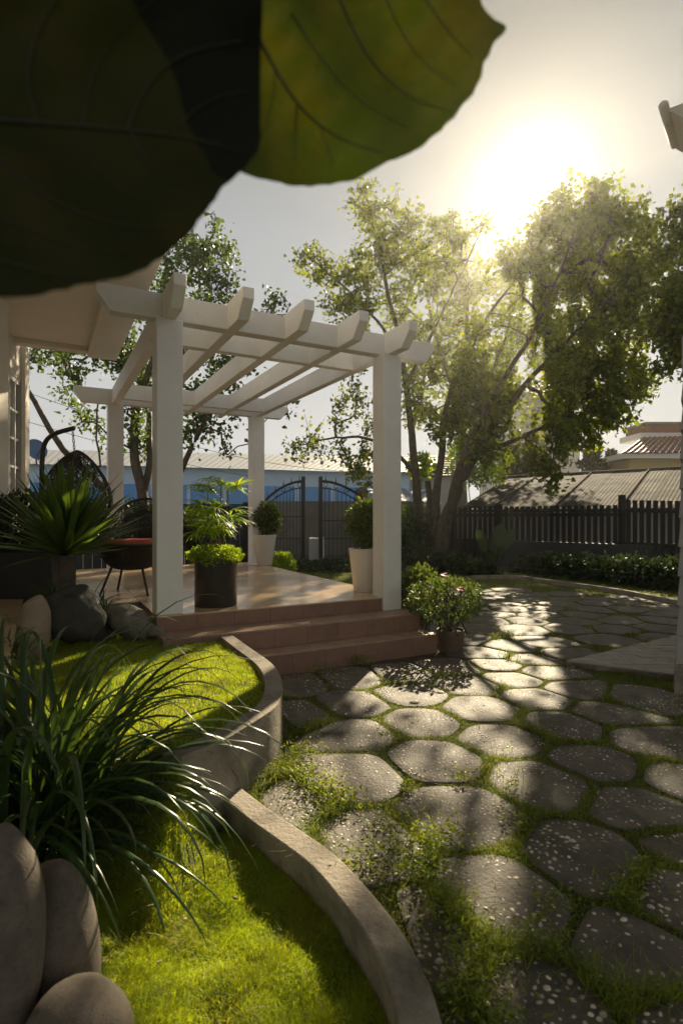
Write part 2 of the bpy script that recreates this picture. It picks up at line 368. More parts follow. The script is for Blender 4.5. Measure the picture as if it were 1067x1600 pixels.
# ------------------------------------------------------------------ sun gaps: places the low sun reaches
SD = np.array(SUN_DIR)
def lit_zone(P):
    """for points of a crown: does their shadow fall where the photo shows sun? (0..1)"""
    out = np.zeros(len(P))
    for z in (0.0, .28, .446):
        t = (P[:, 2] - z) / SD[2]; Q = P - SD * t[:, None]
        ok = Q[:, 1] > .8
        Y = np.where(ok, Q[:, 1], 1.0)
        px = CX + Q[:, 0] / Y * F; py = CY + (H - z) / Y * F
        s = (px - 835) / np.maximum(py - 805, 1)
        if z == 0.0:
            L1 = (py > 938) & (py < 1120) & (((s > -.38) & (s < -.03)) | ((s > .005) & (s < .17)))
            L2 = (py >= 1120) & (py < 1620) & (((s > -.19) & (s < -.04)) | ((s > -.39) & (s < -.26)) | ((s > -.58) & (s < -.43)) | ((s > -.86) & (s < -.70) & (py < 1300)))
            wob = np.sin(px * .021 + py * .017) + np.sin(py * .043 - px * .012)
            L3 = (py >= 1190) & (px > 130) & (s < -.60) & (wob > -1.3)
            out = np.maximum(out, ok * np.where(L1, np.where(py < 965, .8, .97), np.where(L2, .975, np.where(L3, .90, 0))))
        elif z == .28:
            L = (px > 130) & (px < 425) & (py > 1000) & (py < 1170)
            out = np.maximum(out, ok * np.where(L, .96, 0))
        else:
            ss = (px - 835) / np.maximum(py - 805, 1)
            L = (px > 40) & (px < 600) & (py > 868) & (py < 960) & (np.sin(ss * 7.0 + 1) + .6 * np.sin(ss * 17) > -.1)
            out = np.maximum(out, ok * np.where(L, .95, 0))
    # the corner of the rose bush and the potted palm stand in sun
    for c, r in ((W(690, 930, 4.9), .42), (W(335, 800, 4.65), .45), (W(565, 810, 5.6), .25), (W(104, 830, 4.25), .5), (W(190, 1060, 1.9), .45), (W(205, 840, 5.4), .3)):
        d = P - c; t = d @ SD; rr = np.linalg.norm(d - t[:, None] * SD, axis=1)
        out = np.maximum(out, np.where(rr < r, .93, 0))
    return out

# ------------------------------------------------------------------ layout axes of the pergola
A = np.array([.88, .475, 0]); A /= np.linalg.norm(A)
B = np.array([-A[1], A[0], 0])
P1 = np.array([-1.373, 4.33, 0])
def AB(a, b, z=0.0): return P1 + A * a + B * b + np.array([0, 0, z])
LA, LB = 2.04, 3.68

# ------------------------------------------------------------------ ground, lawns, path
ground_V, ground_F = [(-250, -30, -.14), (250, -30, -.14), (250, 400, -.14), (-250, 400, -.14)], [(0, 1, 2, 3)]
put('ground', ground_V, ground_F, M['ground'], kind='structure')

up_out_px = [(362, 992), (397, 1016), (422, 1032), (439, 1053), (443, 1081), (433, 1103), (411, 1119), (380, 1138), (352, 1155), (321, 1168), (296, 1177), (284, 1184)]
lo_out_px = [(330, 1199), (358, 1216), (387, 1238), (425, 1268), (462, 1291), (525, 1334), (581, 1394), (631, 1456), (669, 1525), (692, 1600), (708, 1680), (716, 1790)]
up_out = chaikin([tuple(G(x, y, .30)[:2]) for x, y in up_out_px], 2, False)
lo_out = chaikin([tuple(G(x, y, .06)[:2]) for x, y in lo_out_px], 2, False)
def offset(line, d):
    L = np.array(line); T = np.gradient(L, axis=0); T /= np.linalg.norm(T, axis=1)[:, None]
    return L + np.stack([T[:, 1], -T[:, 0]], 1) * d
up_in = offset(up_out, .095); lo_in = offset(lo_out, .10)

def curb(name, outer, inner, z0, z1, label):
    o, i = np.array(outer), np.array(inner); n = len(o)
    jit = np.array([noise.noise(Vector((p[0] * 3, p[1] * 3, z1))) * .004 for p in o])
    V = [(p[0], p[1], z0) for p in o] + [(p[0], p[1], z1 + j) for p, j in zip(o, jit)] + [(p[0], p[1], z1 + j) for p, j in zip(i, jit)] + [(p[0], p[1], z0) for p in i]
    Fc = []
    for k in range(n - 1):
        Fc += [(k, k + 1, n + k + 1, n + k), (n + k, n + k + 1, 2 * n + k + 1, 2 * n + k), (2 * n + k, 2 * n + k + 1, 3 * n + k + 1, 3 * n + k)]
    Fc += [(0, n, 2 * n, 3 * n), (n - 1, 4 * n - 1, 3 * n - 1, 2 * n - 1)]
    ob = put(name, V, Fc, M['cement'], smooth=False, bevel=.007)
    for p in ob.data.polygons: p.use_smooth = True
    ob.data.set_sharp_from_angle(angle=R(45))
    return tag(ob, label, 'garden wall')
curb('retaining_wall', up_out, up_in, -.12, .30, 'tall curved cement wall holding the upper lawn beside the terrace steps')
curb('curved_curb', lo_out, lo_in, -.13, .06, 'low cement curb sweeping between the lower lawn and the stone path')

# garden soil level (z=0) right of the curbs
edge = [tuple(p) for p in (np.array(lo_out) + np.array(lo_in)) / 2]
uedge = [tuple(p) for p in ((np.array(up_out) + np.array(up_in)) / 2) if p[1] > lo_out[0][1] + .02][::-1]
soil_poly = edge[::-1] + uedge + [tuple(AB(.2, .3)[:2]), tuple(AB(.2, 4.5)[:2]), (-9, 11), (-9, 17.5), (16, 17.5), (16, .2), (lo_out[-1][0], .2)]
sv, sf = fill([p for p in soil_poly], .14)
sz = np.array([noise.fractal(Vector((x * 2.5, y * 2.5, 0)), 1, 2, 3) * .010 for x, y in sv]) - .006
path = put('path', np.column_stack([sv, sz]), sf, M['soil'], smooth=True, kind='structure')
def soil_z(x, y): return noise.fractal(Vector((x * 2.5, y * 2.5, 0)), 1, 2, 3) * .010 - .006

# stepping stones: centres read off the path, outlines where neighbours meet
c_px = [(556, 1316), (716, 1264), (846, 1214), (1012, 1262), (925, 1335), (788, 1404), (1005, 1500), (862, 1580), (1075, 1395), (655, 1465), (430, 1258), (553, 1206), (678, 1183), (788, 1150),
        (553, 1140), (656, 1122), (550, 1097), (750, 1103), (878, 1130), (925, 1184), (1018, 1152), (953, 1109), (838, 1087), (644, 1081), (731, 1066), (803, 1057), (900, 1073), (1000, 1087),
        (550, 1056), (631, 1050), (706, 1040), (462, 1064), (469, 1112), (781, 1036), (850, 1047), (828, 1027), (762, 1018), (800, 1008), (887, 1019), (844, 1001), (1080, 1220), (1090, 1320), (740, 1690), (940, 1700), (1090, 1600)]
cs = [tuple(G(x, y, .02)[:2]) for x, y in c_px]
yy = 5.42; row = 0
while yy < 11.5:
    xs = 1.0 + (row % 2) * .26 - .9
    while xs < 6.4:
        c = (xs + rng.uniform(-.07, .07), yy + rng.uniform(-.07, .07))
        px = CX + c[0] / c[1] * F; py = CY + H / c[1] * F
        lim = 912 + max(0, px - 760) * .07
        a_ = np.dot(np.array([c[0], c[1], 0]) - P1, A)
        if py > lim + 6 and a_ > LA + .62 and c[0] < 3.6 + (c[1] - 5) * .5 and min((c[0] - q[0]) ** 2 + (c[1] - q[1]) ** 2 for q in cs) > .36 ** 2: cs.append(c)
        xs += .52
    yy += .43; row += 1
patch = [tuple(G(885, 1041)[:2]), tuple(G(1056, 999)[:2]), (3.6, 5.2), (3.6, 4.1), tuple(G(1056, 1063)[:2])]
def dedupe(P):
    P = [p for k, p in enumerate(P) if math.hypot(p[0] - P[k - 1][0], p[1] - P[k - 1][1]) > .035]
    return P
def stone_poly(i):
    c = cs[i]; near = c[1] < 3.4
    Rm = .50 if near else .36
    poly = [(c[0] + Rm * 1.05 * math.cos(t), c[1] + Rm * .92 * math.sin(t)) for t in np.linspace(0, 2 * math.pi, 9)[:-1] + i * .7]
    g = .017 if near else .012
    for j, q in enumerate(cs):
        if j == i: continue
        d = np.array([q[0] - c[0], q[1] - c[1]]); l = np.linalg.norm(d)
        if l > 1.0: continue
        d /= l; poly = clip(poly, (c[0] + d[0] * (l / 2 - g), c[1] + d[1] * (l / 2 - g)), d)
        if len(poly) < 3: return None
    # keep off the curbs and steps
    for line, cl in ((lo_out, .04), (up_out, .05)):
        L = np.array(line); k = np.argmin(((L - np.array(c)) ** 2).sum(1)); d = L[k] - np.array(c); l = np.linalg.norm(d)
        if l < .6: d /= l; poly = clip(poly, tuple(L[k] - d * cl), d)
        if len(poly) < 3: return None
    poly = chaikin(chaikin(dedupe(poly), 1, True, .16), 1, True, .2)
    sd = i * 3.1
    poly = [(c[0] + (x - c[0]) * (1 + .05 * noise.noise(Vector((x * 8, y * 8, sd)))), c[1] + (y - c[1]) * (1 + .05 * noise.noise(Vector((x * 9, y * 9, sd + 5))))) for x, y in poly]
    return poly
polys = []; pebs = []
pm_V, pm_F = [], []
for (rz, rr_, n_) in ((0, 1, 8), (.62, .74, 8)):
    pm_V += [(rr_ * math.cos(2 * math.pi * k / n_ + rz), rr_ * math.sin(2 * math.pi * k / n_ + rz), rz) for k in range(n_)]
pm_V.append((0, 0, .95)); pm_V = np.array(pm_V, float)
pm_F = [(k, (k + 1) % 8, 8 + (k + 1) % 8, 8 + k) for k in range(8)] + [(8 + k, 8 + (k + 1) % 8, 16) for k in range(8)]
peb_mesh = new_mesh('pebble', pm_V, pm_F); peb_mesh.materials.append(M['pebble'])
for p in peb_mesh.polygons: p.use_smooth = True
stone_objs = []
for i in range(len(cs)):
    poly = stone_poly(i)
    if not poly or (sum(poly[k][0] * poly[(k + 1) % len(poly)][1] - poly[(k + 1) % len(poly)][0] * poly[k][1] for k in range(len(poly))) / 2) < .02: continue
    c = cs[i]
    if in_poly(np.array([c]), patch)[0]: continue
    polys.append(poly); n = len(poly)
    zt = .004 + rng.uniform(-.003, .004); tx, ty = rng.uniform(-.015, .015, 2)
    def zz(x, y, f=1.0): return zt * f + (x - c[0]) * tx + (y - c[1]) * ty
    V = [(x, y, -.03) for x, y in poly] + [(x, y, zz(x, y) - .004) for x, y in poly]
    rings = [(.975, 0), (.70, .0015), (.38, .002)]
    for f, dz in rings:
        V += [(c[0] + (x - c[0]) * f, c[1] + (y - c[1]) * f, zz(x, y) + dz + .0035 * noise.noise(Vector((x * 14 * f, y * 14 * f, i)))) for x, y in poly]
    V.append((c[0], c[1], zt + .003))
    Fc = []
    for r_ in range(4): Fc += [(r_ * n + k, r_ * n + (k + 1) % n, (r_ + 1) * n + (k + 1) % n, (r_ + 1) * n + k) for k in range(n)]
    Fc += [(4 * n + k, 4 * n + (k + 1) % n, 5 * n) for k in range(n)]
    so = put('paving_stone', V, Fc, M['stone'], path, smooth=True); so.data.set_sharp_from_angle(angle=R(50))
    stone_objs.append((so, c, poly))
    # pebbles set in the stone
    dens = (760 if c[1] < 3.3 else 480 if c[1] < 4.6 else 0)
    if dens:
        P = np.array(poly); lo, hi = P.min(0), P.max(0)
        cnt = int(dens * (hi[0] - lo[0]) * (hi[1] - lo[1]) * rng.uniform(1.6, 2.6))
        Q = rng.uniform(lo, hi, (cnt * 2, 2)); Q = Q[in_poly(Q, [(c[0] + (x - c[0]) * .9, c[1] + (y - c[1]) * .9) for x, y in poly])]
        kept = []
        for q in Q:
            if all((q[0] - k[0]) ** 2 + (q[1] - k[1]) ** 2 > .0185 ** 2 for k in kept): kept.append(q)
        for q in kept: pebs.append((math.hypot(q[0], q[1]), q, zz(q[0], q[1]), so, rng.uniform(.0034, .0062) + .005 * rng.random() ** 3 + (.001 if c[1] < 2.2 else 0), rng.uniform(.5, .85), rng.uniform(0, 3.14)))
pebs.sort(key=lambda t: t[0]); restV, restF = [], []
pebs = [p for p in pebs if p[0] > 1.25]
for k, (d, q, z, so, r_, asp, an) in enumerate(pebs):
    if k < 300:
        o = bpy.data.objects.new('pebble', peb_mesh); col.objects.link(o); o.parent = so
        o.location = (q[0], q[1], z - .0005); o.scale = (r_ * 1.25, r_ * 1.25 * asp, r_ * .75); o.rotation_euler = (0, 0, an)
    else:
        ca, sa = math.cos(an), math.sin(an); X = pm_V * [r_ * 1.25, r_ * 1.25 * asp, r_ * .55]
        X = np.stack([X[:, 0] * ca - X[:, 1] * sa, X[:, 0] * sa + X[:, 1] * ca, X[:, 2]], 1) + [q[0], q[1], z - .001]
        n0 = len(restV); restV += [tuple(v) for v in X]; restF += [tuple(i + n0 for i in f) for f in pm_F]
put('small_pebbles', restV, restF, M['pebbles'], path, smooth=True, kind='stuff')

# pale paved wedge by the right-hand house, laid in small setts
wedge = thing('paved_wedge', 'pale wedge of small paving blocks at the foot of the sided wall on the right', 'paving', tuple(G(1000, 1035)))
wedge['kind'] = 'structure'
pv_n = 0; stV, stF = MB(), None
for ix in range(-2, 16):
    for iy in range(-4, 16):
        x0, y0 = 1.7 + ix * .155 + (iy % 2) * .07, 3.9 + iy * .105
        cell = [(x0, y0), (x0 + .149, y0), (x0 + .149, y0 + .099), (x0, y0 + .099)]
        for k in range(len(patch)):
            a, b = patch[k], patch[(k + 1) % len(patch)]
            cx_, cy_ = np.mean([p[0] for p in patch]), np.mean([p[1] for p in patch])
            nrm = np.array([b[1] - a[1], a[0] - b[0]]); 
            if (cx_ - a[0]) * nrm[0] + (cy_ - a[1]) * nrm[1] > 0: nrm = -nrm
            cell = clip(cell, a, nrm)
            if len(cell) < 3: break
        if len(cell) < 3: continue
        ar = abs(sum(cell[k][0] * cell[(k + 1) % len(cell)][1] - cell[(k + 1) % len(cell)][0] * cell[k][1] for k in range(len(cell))) / 2)
        if ar < .0015: continue
        MB().prism(cell[::-1] if False else cell, -.02, .045 + rng.uniform(-.002, .002)).put('paver', M['paver'], wedge)
MB().prism(patch, -.03, .036).put('bedding', M['cement'], wedge)

# lawns
jn = np.array([p for p in lo_in if p[1] < 2.37])
foot = [tuple(p) for p in up_out if p[0] < -.405]
slope_edge = [(-.645, 2.03), (-.9, 1.85)]
lawn_lo = [tuple(p) for p in jn[::-1]] + foot + slope_edge + [(-2.4, 1.85), (-2.4, .3), (jn[-1][0], .3)]
def sstep(t): t = min(1, max(0, t)); return t * t * (3 - 2 * t)
def low_z(x, y): return -.055 + .036 * noise.noise(Vector((x * 3.2, y * 3.2, 2))) + .020 * noise.noise(Vector((x * 9, y * 9, 7)))
def high_z(x, y): return .262 + .012 * noise.noise(Vector((x * 3, y * 3, 12))) + .006 * noise.noise(Vector((x * 9, y * 9, 9)))
def bank(x, y): return sstep(((y - 1.80) + .9 * max(0, x + .85)) / .55)
def lawn_z(x, y):
    t = bank(x, y) * sstep((-.50 - x) / .12); return low_z(x, y) * (1 - t) + high_z(x, y) * t
lv, lf = fill(lawn_lo, .045)
lz = np.array([lawn_z(x, y) for x, y in lv])
put('lower_lawn', np.column_stack([lv, lz]), lf, M['moss'], smooth=True, kind='structure')
ui = np.array(up_in)
bk = AB(-.1, .72, 0)
lawn_up = [tuple(p) for p in ui] + [tuple(up_out[-1])] + slope_edge + [(-2.9, 1.85), (-3.6, 4.6), tuple(AB(-1.6, .70)[:2]), tuple(AB(-.1, .70)[:2]), tuple(AB(-.1, -.02)[:2]), tuple(G(262, 997, .30)[:2]), tuple(G(338, 993.5, .30)[:2])]
def lawn_uz(x, y):
    t = bank(x, y); return low_z(x, y) * (1 - t) + high_z(x, y) * t
uv_, uf = fill(lawn_up, .06)
put('upper_lawn', np.column_stack([uv_, [lawn_uz(x, y) for x, y in uv_]]), uf, M['moss'], smooth=True, kind='structure')

def scatter(poly, n, bias=None):
    poly = np.array([p[:2] for p in poly]); lo, hi = poly.min(0), poly.max(0); out = []; tot = 0
    while tot < n:
        Q = rng.uniform(lo, hi, (n * 2, 2)); Q = Q[in_poly(Q, poly)]
        if bias is not None: Q = Q[rng.random(len(Q)) < bias(Q)]
        out.append(Q); tot += len(Q)
    return np.concatenate(out)[:n]
def nz2(Q, f, s=0.0): return np.array([noise.noise(Vector((x * f, y * f, s))) for x, y in Q])

def in_view_w(Q):  # more blades where the lens is near
    px = CX + Q[:, 0] / np.maximum(Q[:, 1], .2) * F
    return np.where((px > -60) & (px < 1130) & (Q[:, 1] > 1.05), 1.0, .06)
Q = scatter(lawn_lo, 210000, lambda q: in_view_w(q) * np.clip(1.9 / np.maximum(q[:, 1], .4), .35, 1) ** 1.2)
bare = nz2(Q, 6.5, 3) + .6 * nz2(Q, 17, 4)
Q = Q[(bare > -.62) | (rng.random(len(Q)) < .25)]
hn = nz2(Q, 5, 1)
z = np.array([lawn_z(x, y) for x, y in Q]) - .002
h = (.017 + .022 * hn + rng.gamma(2, .004, len(Q))); h = np.clip(h, .006, .07)
az = rng.uniform(0, 6.28, len(Q)); ln = rng.normal(0, .55, (len(Q), 2)) + np.stack([nz2(Q, 8, 5), nz2(Q, 8, 6)], 1) * .8
V1, F1 = blade_geo(np.column_stack([Q, z]), h, rng.uniform(.0005, .0011, len(Q)), ln, az)
put('lower_lawn_grass', V1, F1, M['grass'], kind='stuff', label='fine mossy yellow green grass of the lower lawn inside the curb', category='grass')
Q = scatter(lawn_up, 90000, in_view_w)
z = np.array([lawn_uz(x, y) for x, y in Q]) - .002
h = .018 + .008 * nz2(Q, 5, 1) + rng.gamma(2, .003, len(Q)); ln = rng.normal(0, .5, (len(Q), 2))
V1, F1 = blade_geo(np.column_stack([Q, z]), np.clip(h, .008, .05), rng.uniform(.0008, .0016, len(Q)), ln, rng.uniform(0, 6.28, len(Q)))
put('upper_lawn_grass', V1, F1, M['grass'], kind='stuff', label='smooth bright green grass of the raised upper lawn by the terrace', category='grass')
# dry bits
Q = scatter(lawn_lo, 260, in_view_w); z = np.array([lawn_z(x, y) for x, y in Q]) + .015
V1, F1 = blade_geo(np.column_stack([Q, z]), rng.uniform(.02, .05, len(Q)) * .5, rng.uniform(.0006, .0011, len(Q)), rng.normal(0, 2.6, (len(Q), 2)), rng.uniform(0, 6.28, len(Q)))
put('dry_stalks', V1, F1, M['straw'], kind='stuff', label='dry straw stalks scattered over the lower lawn', category='dry grass')

# grass between the stones
def stone_mask(Q):
    m = np.zeros(len(Q), bool)
    for so, c, poly in stone_objs:
        near = ((Q - np.array(c)) ** 2).sum(1) < .45 ** 2
        idx = np.where(near)[0]
        if len(idx): m[idx] |= in_poly(Q[idx], [(c[0] + (x - c[0]) * .97, c[1] + (y - c[1]) * .97) for x, y in poly])
    m |= in_poly(Q, patch)
    return m
def off_terrace(Q):
    d = np.column_stack([Q, np.zeros(len(Q))]) - P1; a = d @ A; b = d @ B
    return ~((a > -.4) & (a < 2.75) & (b > -.9))
def curb_d(Q):
    L = np.array(lo_out); return np.sqrt(((Q[:, None, :] - L[None]) ** 2).sum(2)).min(1)
near_poly = edge[::-1] + uedge + [(0, 4.5), (5.2, 4.5), (5.2, 1.0), (edge[-1][0], 1.0)]
wV, wF, nv = [], [], 0
for (poly, n, ylo, yhi, hs_, ws_) in ((near_poly, 230000, 0, 9, 1.0, 1.0), ([(0.2, 4.5), (5.4, 4.5), (8.5, 11.8), (-1.0, 11.8)], 120000, 0, 99, 1.25, 1.9)):
    Q = scatter(poly, n, lambda q: in_view_w(q) * np.clip(2.4 / np.maximum(q[:, 1], .4), .25, 1))
    sm = stone_mask(Q); Q = Q[(~sm | (rng.random(len(Q)) < .035)) & off_terrace(Q)]
    patchy = nz2(Q, 2.6, 8) + .5 * nz2(Q, 9, 3)
    Q = Q[(patchy > -.5) | (rng.random(len(Q)) < .3)]
    cd = curb_d(Q)
    clump = np.clip(nz2(Q, 3.2, 21) + .15 + 0.75 * np.exp(-((cd - .20) / .15) ** 2) * (nz2(Q, 2.2, 31) > -.25), 0, 1)
    z = np.array([soil_z(x, y) for x, y in Q]) - .003
    h = (.016 + .070 * clump ** 1.6) * rng.uniform(.5, 1.5, len(Q)) * hs_ + .006
    ln = rng.normal(0, .6, (len(Q), 2))
    a_, b_ = blade_geo(np.column_stack([Q, z]), h, rng.uniform(.0009, .0021, len(Q)) * ws_, ln, rng.uniform(0, 6.28, len(Q)), 1.0)
    wV.append(a_); wF.append(b_ + nv); nv += len(a_)
put('path_grass', np.concatenate(wV), np.concatenate(wF), M['weed'], kind='stuff', label='uneven grass growing in the joints between the paving stones', category='grass')
# leafy ground weeds in clumps
cp = [(470, 1190, .09), (500, 1240, .12), (530, 1265, .10), (480, 1215, .07), (640, 1330, .12), (600, 1350, .1), (660, 1370, .09), (700, 1310, .08), (690, 1430, .09), (720, 1500, .10), (740, 1560, .09), (760, 1600, .09),
      (560, 1040, .10), (490, 1060, .10), (520, 1050, .08), (600, 1290, .06), (640, 1235, .05), (800, 1290, .05), (860, 1420, .06), (840, 1480, .07), (960, 1400, .06), (1000, 1380, .07), (560, 1360, .07), (480, 1150, .05), (610, 1160, .05), (720, 1220, .05), (800, 1240, .05)]
Pp, Aa, Ll, Ww = [], [], [], []
for (x, y, r_) in cp:
    c = G(x, y, 0.0); n = int(620 * (r_ / .1) ** 2 * (1.0 if c[1] < 3 else .5))
    q = rng.normal(0, r_ * .6, (n, 2)) + c[:2]; q = q[(~stone_mask(q) | (rng.random(len(q)) < .3)) & (curb_d(q) > .012)]
    k = len(q); hz = rng.uniform(.004, .065, k) * (.5 + r_ * 7)
    Pp.append(np.column_stack([q, hz])); a0 = rng.normal(0, 1, (k, 3)); a0[:, 2] = rng.uniform(-.1, .9, k); Aa.append(a0)
    Ll.append(rng.uniform(.012, .032, k)); Ww.append(rng.uniform(.0022, .005, k))
Pp, Aa, Ll, Ww = map(np.concatenate, (Pp, Aa, Ll, Ww))
V1, F1 = leaf_geo(Pp, Aa, rng.normal(0, 1, Aa.shape), Ll, Ww)
put('path_weeds', V1, F1, M['weed'], kind='stuff', label='leafy weeds spilling over the curb side of the stone path', category='weeds')
# gravel crumbs beside the curb
Q = scatter(near_poly, 5200, lambda q: in_view_w(q) * np.where(curb_d(q) < .16, 1, .12)); Q = Q[~stone_mask(Q)]
k = len(Q); s_ = rng.uniform(.0015, .0045, k)
oc = np.array([(1, 0, 0), (0, 1, 0), (-1, 0, 0), (0, -1, 0), (0, 0, .8)]); V1 = (Q[:, None, :].repeat(5, 1)); V1 = np.concatenate([V1, np.full((k, 5, 1), .0)], 2) + oc[None] * s_[:, None, None]
ki = np.arange(k)[:, None] * 5
F1 = np.concatenate([ki + [0, 1, 4], ki + [1, 2, 4], ki + [2, 3, 4], ki + [3, 0, 4]], 1).reshape(-1, 3)
put('gravel', V1.reshape(-1, 3), F1, M['stone'], kind='stuff', label='crumbs of gravel on the soil along the curb', category='gravel')

# ------------------------------------------------------------------ terrace and steps
terr = thing('terrace', 'raised tiled terrace with terracotta steps under the white pergola', 'terrace', tuple(AB(1, 0)))
terr['kind'] = 'structure'
TZ, S2, S1 = .446, .32, .165
AX = (A[:2], B[:2])
b_ = MB()
b_.box((-.10, -.088, -.1), (2.16, 4.2, TZ - .012), AX, P1)
b_.put('slab', M['slab'], terr)
MB().box((-5.5, .74, -.1), (-.103, 4.2, TZ - .012), AX, P1).put('slab', M['greywall'], terr)
def tiles(name, a0, a1, b0, b1, z, step, m, th=.012, gap=.0010, proud=0):
    na, nb = max(1, round((a1 - a0) / step)), max(1, round((b1 - b0) / step)); da, db = (a1 - a0) / na, (b1 - b0) / nb
    for i in range(na):
        for j in range(nb):
            dz = rng.uniform(-.0006, .0006)
            MB().box((a0 + i * da + gap / 2, b0 + j * db + gap / 2, z - th), (a0 + (i + 1) * da - gap / 2, b0 + (j + 1) * db - gap / 2, z + dz), AX, P1).put(name, m, terr, bevel=.0012)
tiles('floor_tile', -.10, 2.16, -.10, 4.2, TZ, .40, M['tile'])
tiles('floor_tile', -3.3, -.104, .74, 4.2, TZ, .40, M['tile'])
def risers(a0, a1, b, z0, z1, w=.30):
    n = max(1, round((a1 - a0) / w)); d = (a1 - a0) / n
    for i in range(n):
        MB().box((a0 + i * d + .001, b - .012, z0), (a0 + (i + 1) * d - .001, b, z1), AX, P1).put('riser_tile', M['terracotta'], terr, bevel=.001)
def ab_of(p): d = np.array(p) - P1; return float(d @ A), float(d @ B)
a2, b2 = ab_of(G(656, 958, S2)); a1_, b1_ = ab_of(G(683, 990, S1))
risers(-.10, 2.05, -.088, S2 + .001, TZ - .013)
# second step
MB().box((-.10, b2 + .012, -.1), (a2 - .012, -.10, S2 - .012), AX, P1).put('slab', M['slab'], terr)
MB().box((2.16, -.10, -.1), (a2 - .012, 1.2, S2 - .012), AX, P1).put('slab', M['slab'], terr)
tiles('tread_tile', -.10, a2, b2, -.102, S2, .34, M['tread'])
tiles('tread_tile', 2.162, a2, -.10, 1.2, S2, .34, M['tread'])
a_w = ab_of(G(352, 994, S2))[0]
risers(-.1, a2, b2 + .012, S1 + .001, S2 - .013)
for i in range(4): MB().box((a2 - .012, b2 + .012 + i * .33, S1 + .001), (a2, b2 + .34 + i * .33, S2 - .013), AX, P1).put('riser_tile', M['terracotta'], terr, bevel=.001)
# first step
a0w = ab_of(G(400, 1020, S1))[0]
MB().box((a0w - .5, b1_ + .012, -.1), (a1_ - .012, b2, S1 - .012), AX, P1).put('slab', M['slab'], terr)
MB().box((a2, b2, -.1), (a1_ - .012, 1.2, S1 - .012), AX, P1).put('slab', M['slab'], terr)
tiles('tread_tile', a0w - .02, a1_, b1_, b2 - .002, S1, .34, M['tread'])
tiles('tread_tile', a2 + .002, a1_, b2, 1.2, S1, .34, M['tread'])
risers(a0w - .02, a1_, b1_ + .012, -.05, S1 - .013)
for i in range(4): MB().box((a1_ - .012, b1_ + .012 + i * .36, -.05), (a1_, b1_ + .37 + i * .36, S1 - .013), AX, P1).put('riser_tile', M['terracotta'], terr, bevel=.001)

# ------------------------------------------------------------------ pergola
perg = thing('pergola', 'white painted concrete pergola of four posts and crossing beams over the terrace', 'pergola', tuple(AB(1, 1.8, TZ)))
ZB, ZT = 2.745, 2.945
for (a, b, z0, ob, w) in ((0, 0, TZ + .001, 0, .1), (LA, 0, S2 + .001, -.03, .1), (LA, LB, TZ + .001, 0, .1), (0, LB, TZ + .001, 0, .1)):
    MB().box((a - w, b - .1 + ob, z0), (a + w, b + .1 + ob, ZB), AX, P1).put('post', M['paint'], perg, bevel=.008)
def beam(name, u0, u1, c, z0, z1, th, along_a, ch=.13, chl=.10, ends=(1, 1)):
    # a beam with its two lower ends cut back at a slant
    prof = [(u0, z1), (u0, z0 + ch if ends[0] else z0), (u0 + (chl if ends[0] else 0.001), z0), (u1 - (chl if ends[1] else .001), z0), (u1, z0 + ch if ends[1] else z0), (u1, z1)]
    V = []
    for s_ in (-th / 2, th / 2):
        for u, z in prof:
            V.append(AB(u, c + s_, z) if along_a else AB(c + s_, u, z))
    n = len(prof); Fc = [tuple(range(n)), tuple(range(2 * n - 1, n - 1, -1))] + [(i, n + i, n + (i + 1) % n, (i + 1) % n) for i in range(n)]
    if along_a: Fc = [f[::-1] for f in Fc]
    MB().add(V, Fc).put(name, M['paint'], perg, bevel=.006)
beam('beam', -.52, LA + .55, 0, ZB, ZT, .115, True)
beam('beam', -.52, LA + .50, LB, ZB, ZT, .115, True)
beam('cross_beam', .0, LA, .60, ZB + .003, ZT - .003, .10, True, ends=(0, 0))
beam('cross_beam', .0, LA, LB - .42, ZB + .003, ZT - .003, .10, True, ends=(0, 0))
for k in range(5):
    beam('rafter', -.46, LB + .38, LA * k / 4, ZB - .004, ZT + .012, .092, False, .13, .12)

# ------------------------------------------------------------------ house on the left
hs_ = thing('house', 'cream painted house on the left with a white lattice window and deep flat eave', 'house', (-4.0, 6.0, 0))
E = G(182, 553, 0)  # unused height
ze = 3.30
Ye = F * (ze - H) / (805 - 553); corner = W(182, 553, Ye) * [1, 1, 0]
MB().box((-6.5, -6.6, ze), (0, 0, ze + .06), AX, corner).put('eave_soffit', M['house'], hs_)
MB().box((-6.5, -6.6, ze + .06), (.05, .05, ze + .34), AX, corner).put('eave_slab', M['house'], hs_, bevel=.01)
MB().box((-.34, -6.6, ze - .09), (-.0, -.0, ze - .001), AX, corner).put('eave_beam', M['house'], hs_, bevel=.006)
MB().box((-6.5, -.16, ze - .06), (-.341, -.002, ze - .001), AX, corner).put('eave_beam', M['house'], hs_, bevel=.006)
# wall with window: a plane running along a bearing, seen steeply
wd = np.array([math.sin(R(-16.6)), math.cos(R(-16.6)), 0]); wn_ = np.array([wd[1], -wd[0], 0])
wc = W(40, 805, 6.9); wc[2] = 0
def WP(u, v, z): return wc + wd * u + wn_ * v + np.array([0, 0, z])
WAX = (wd[:2], wn_[:2])
def wproj(u, z, v=0.0):
    p = WP(u, v, z); return CX + p[0] / p[1] * F, CY - (p[2] - H) / p[1] * F
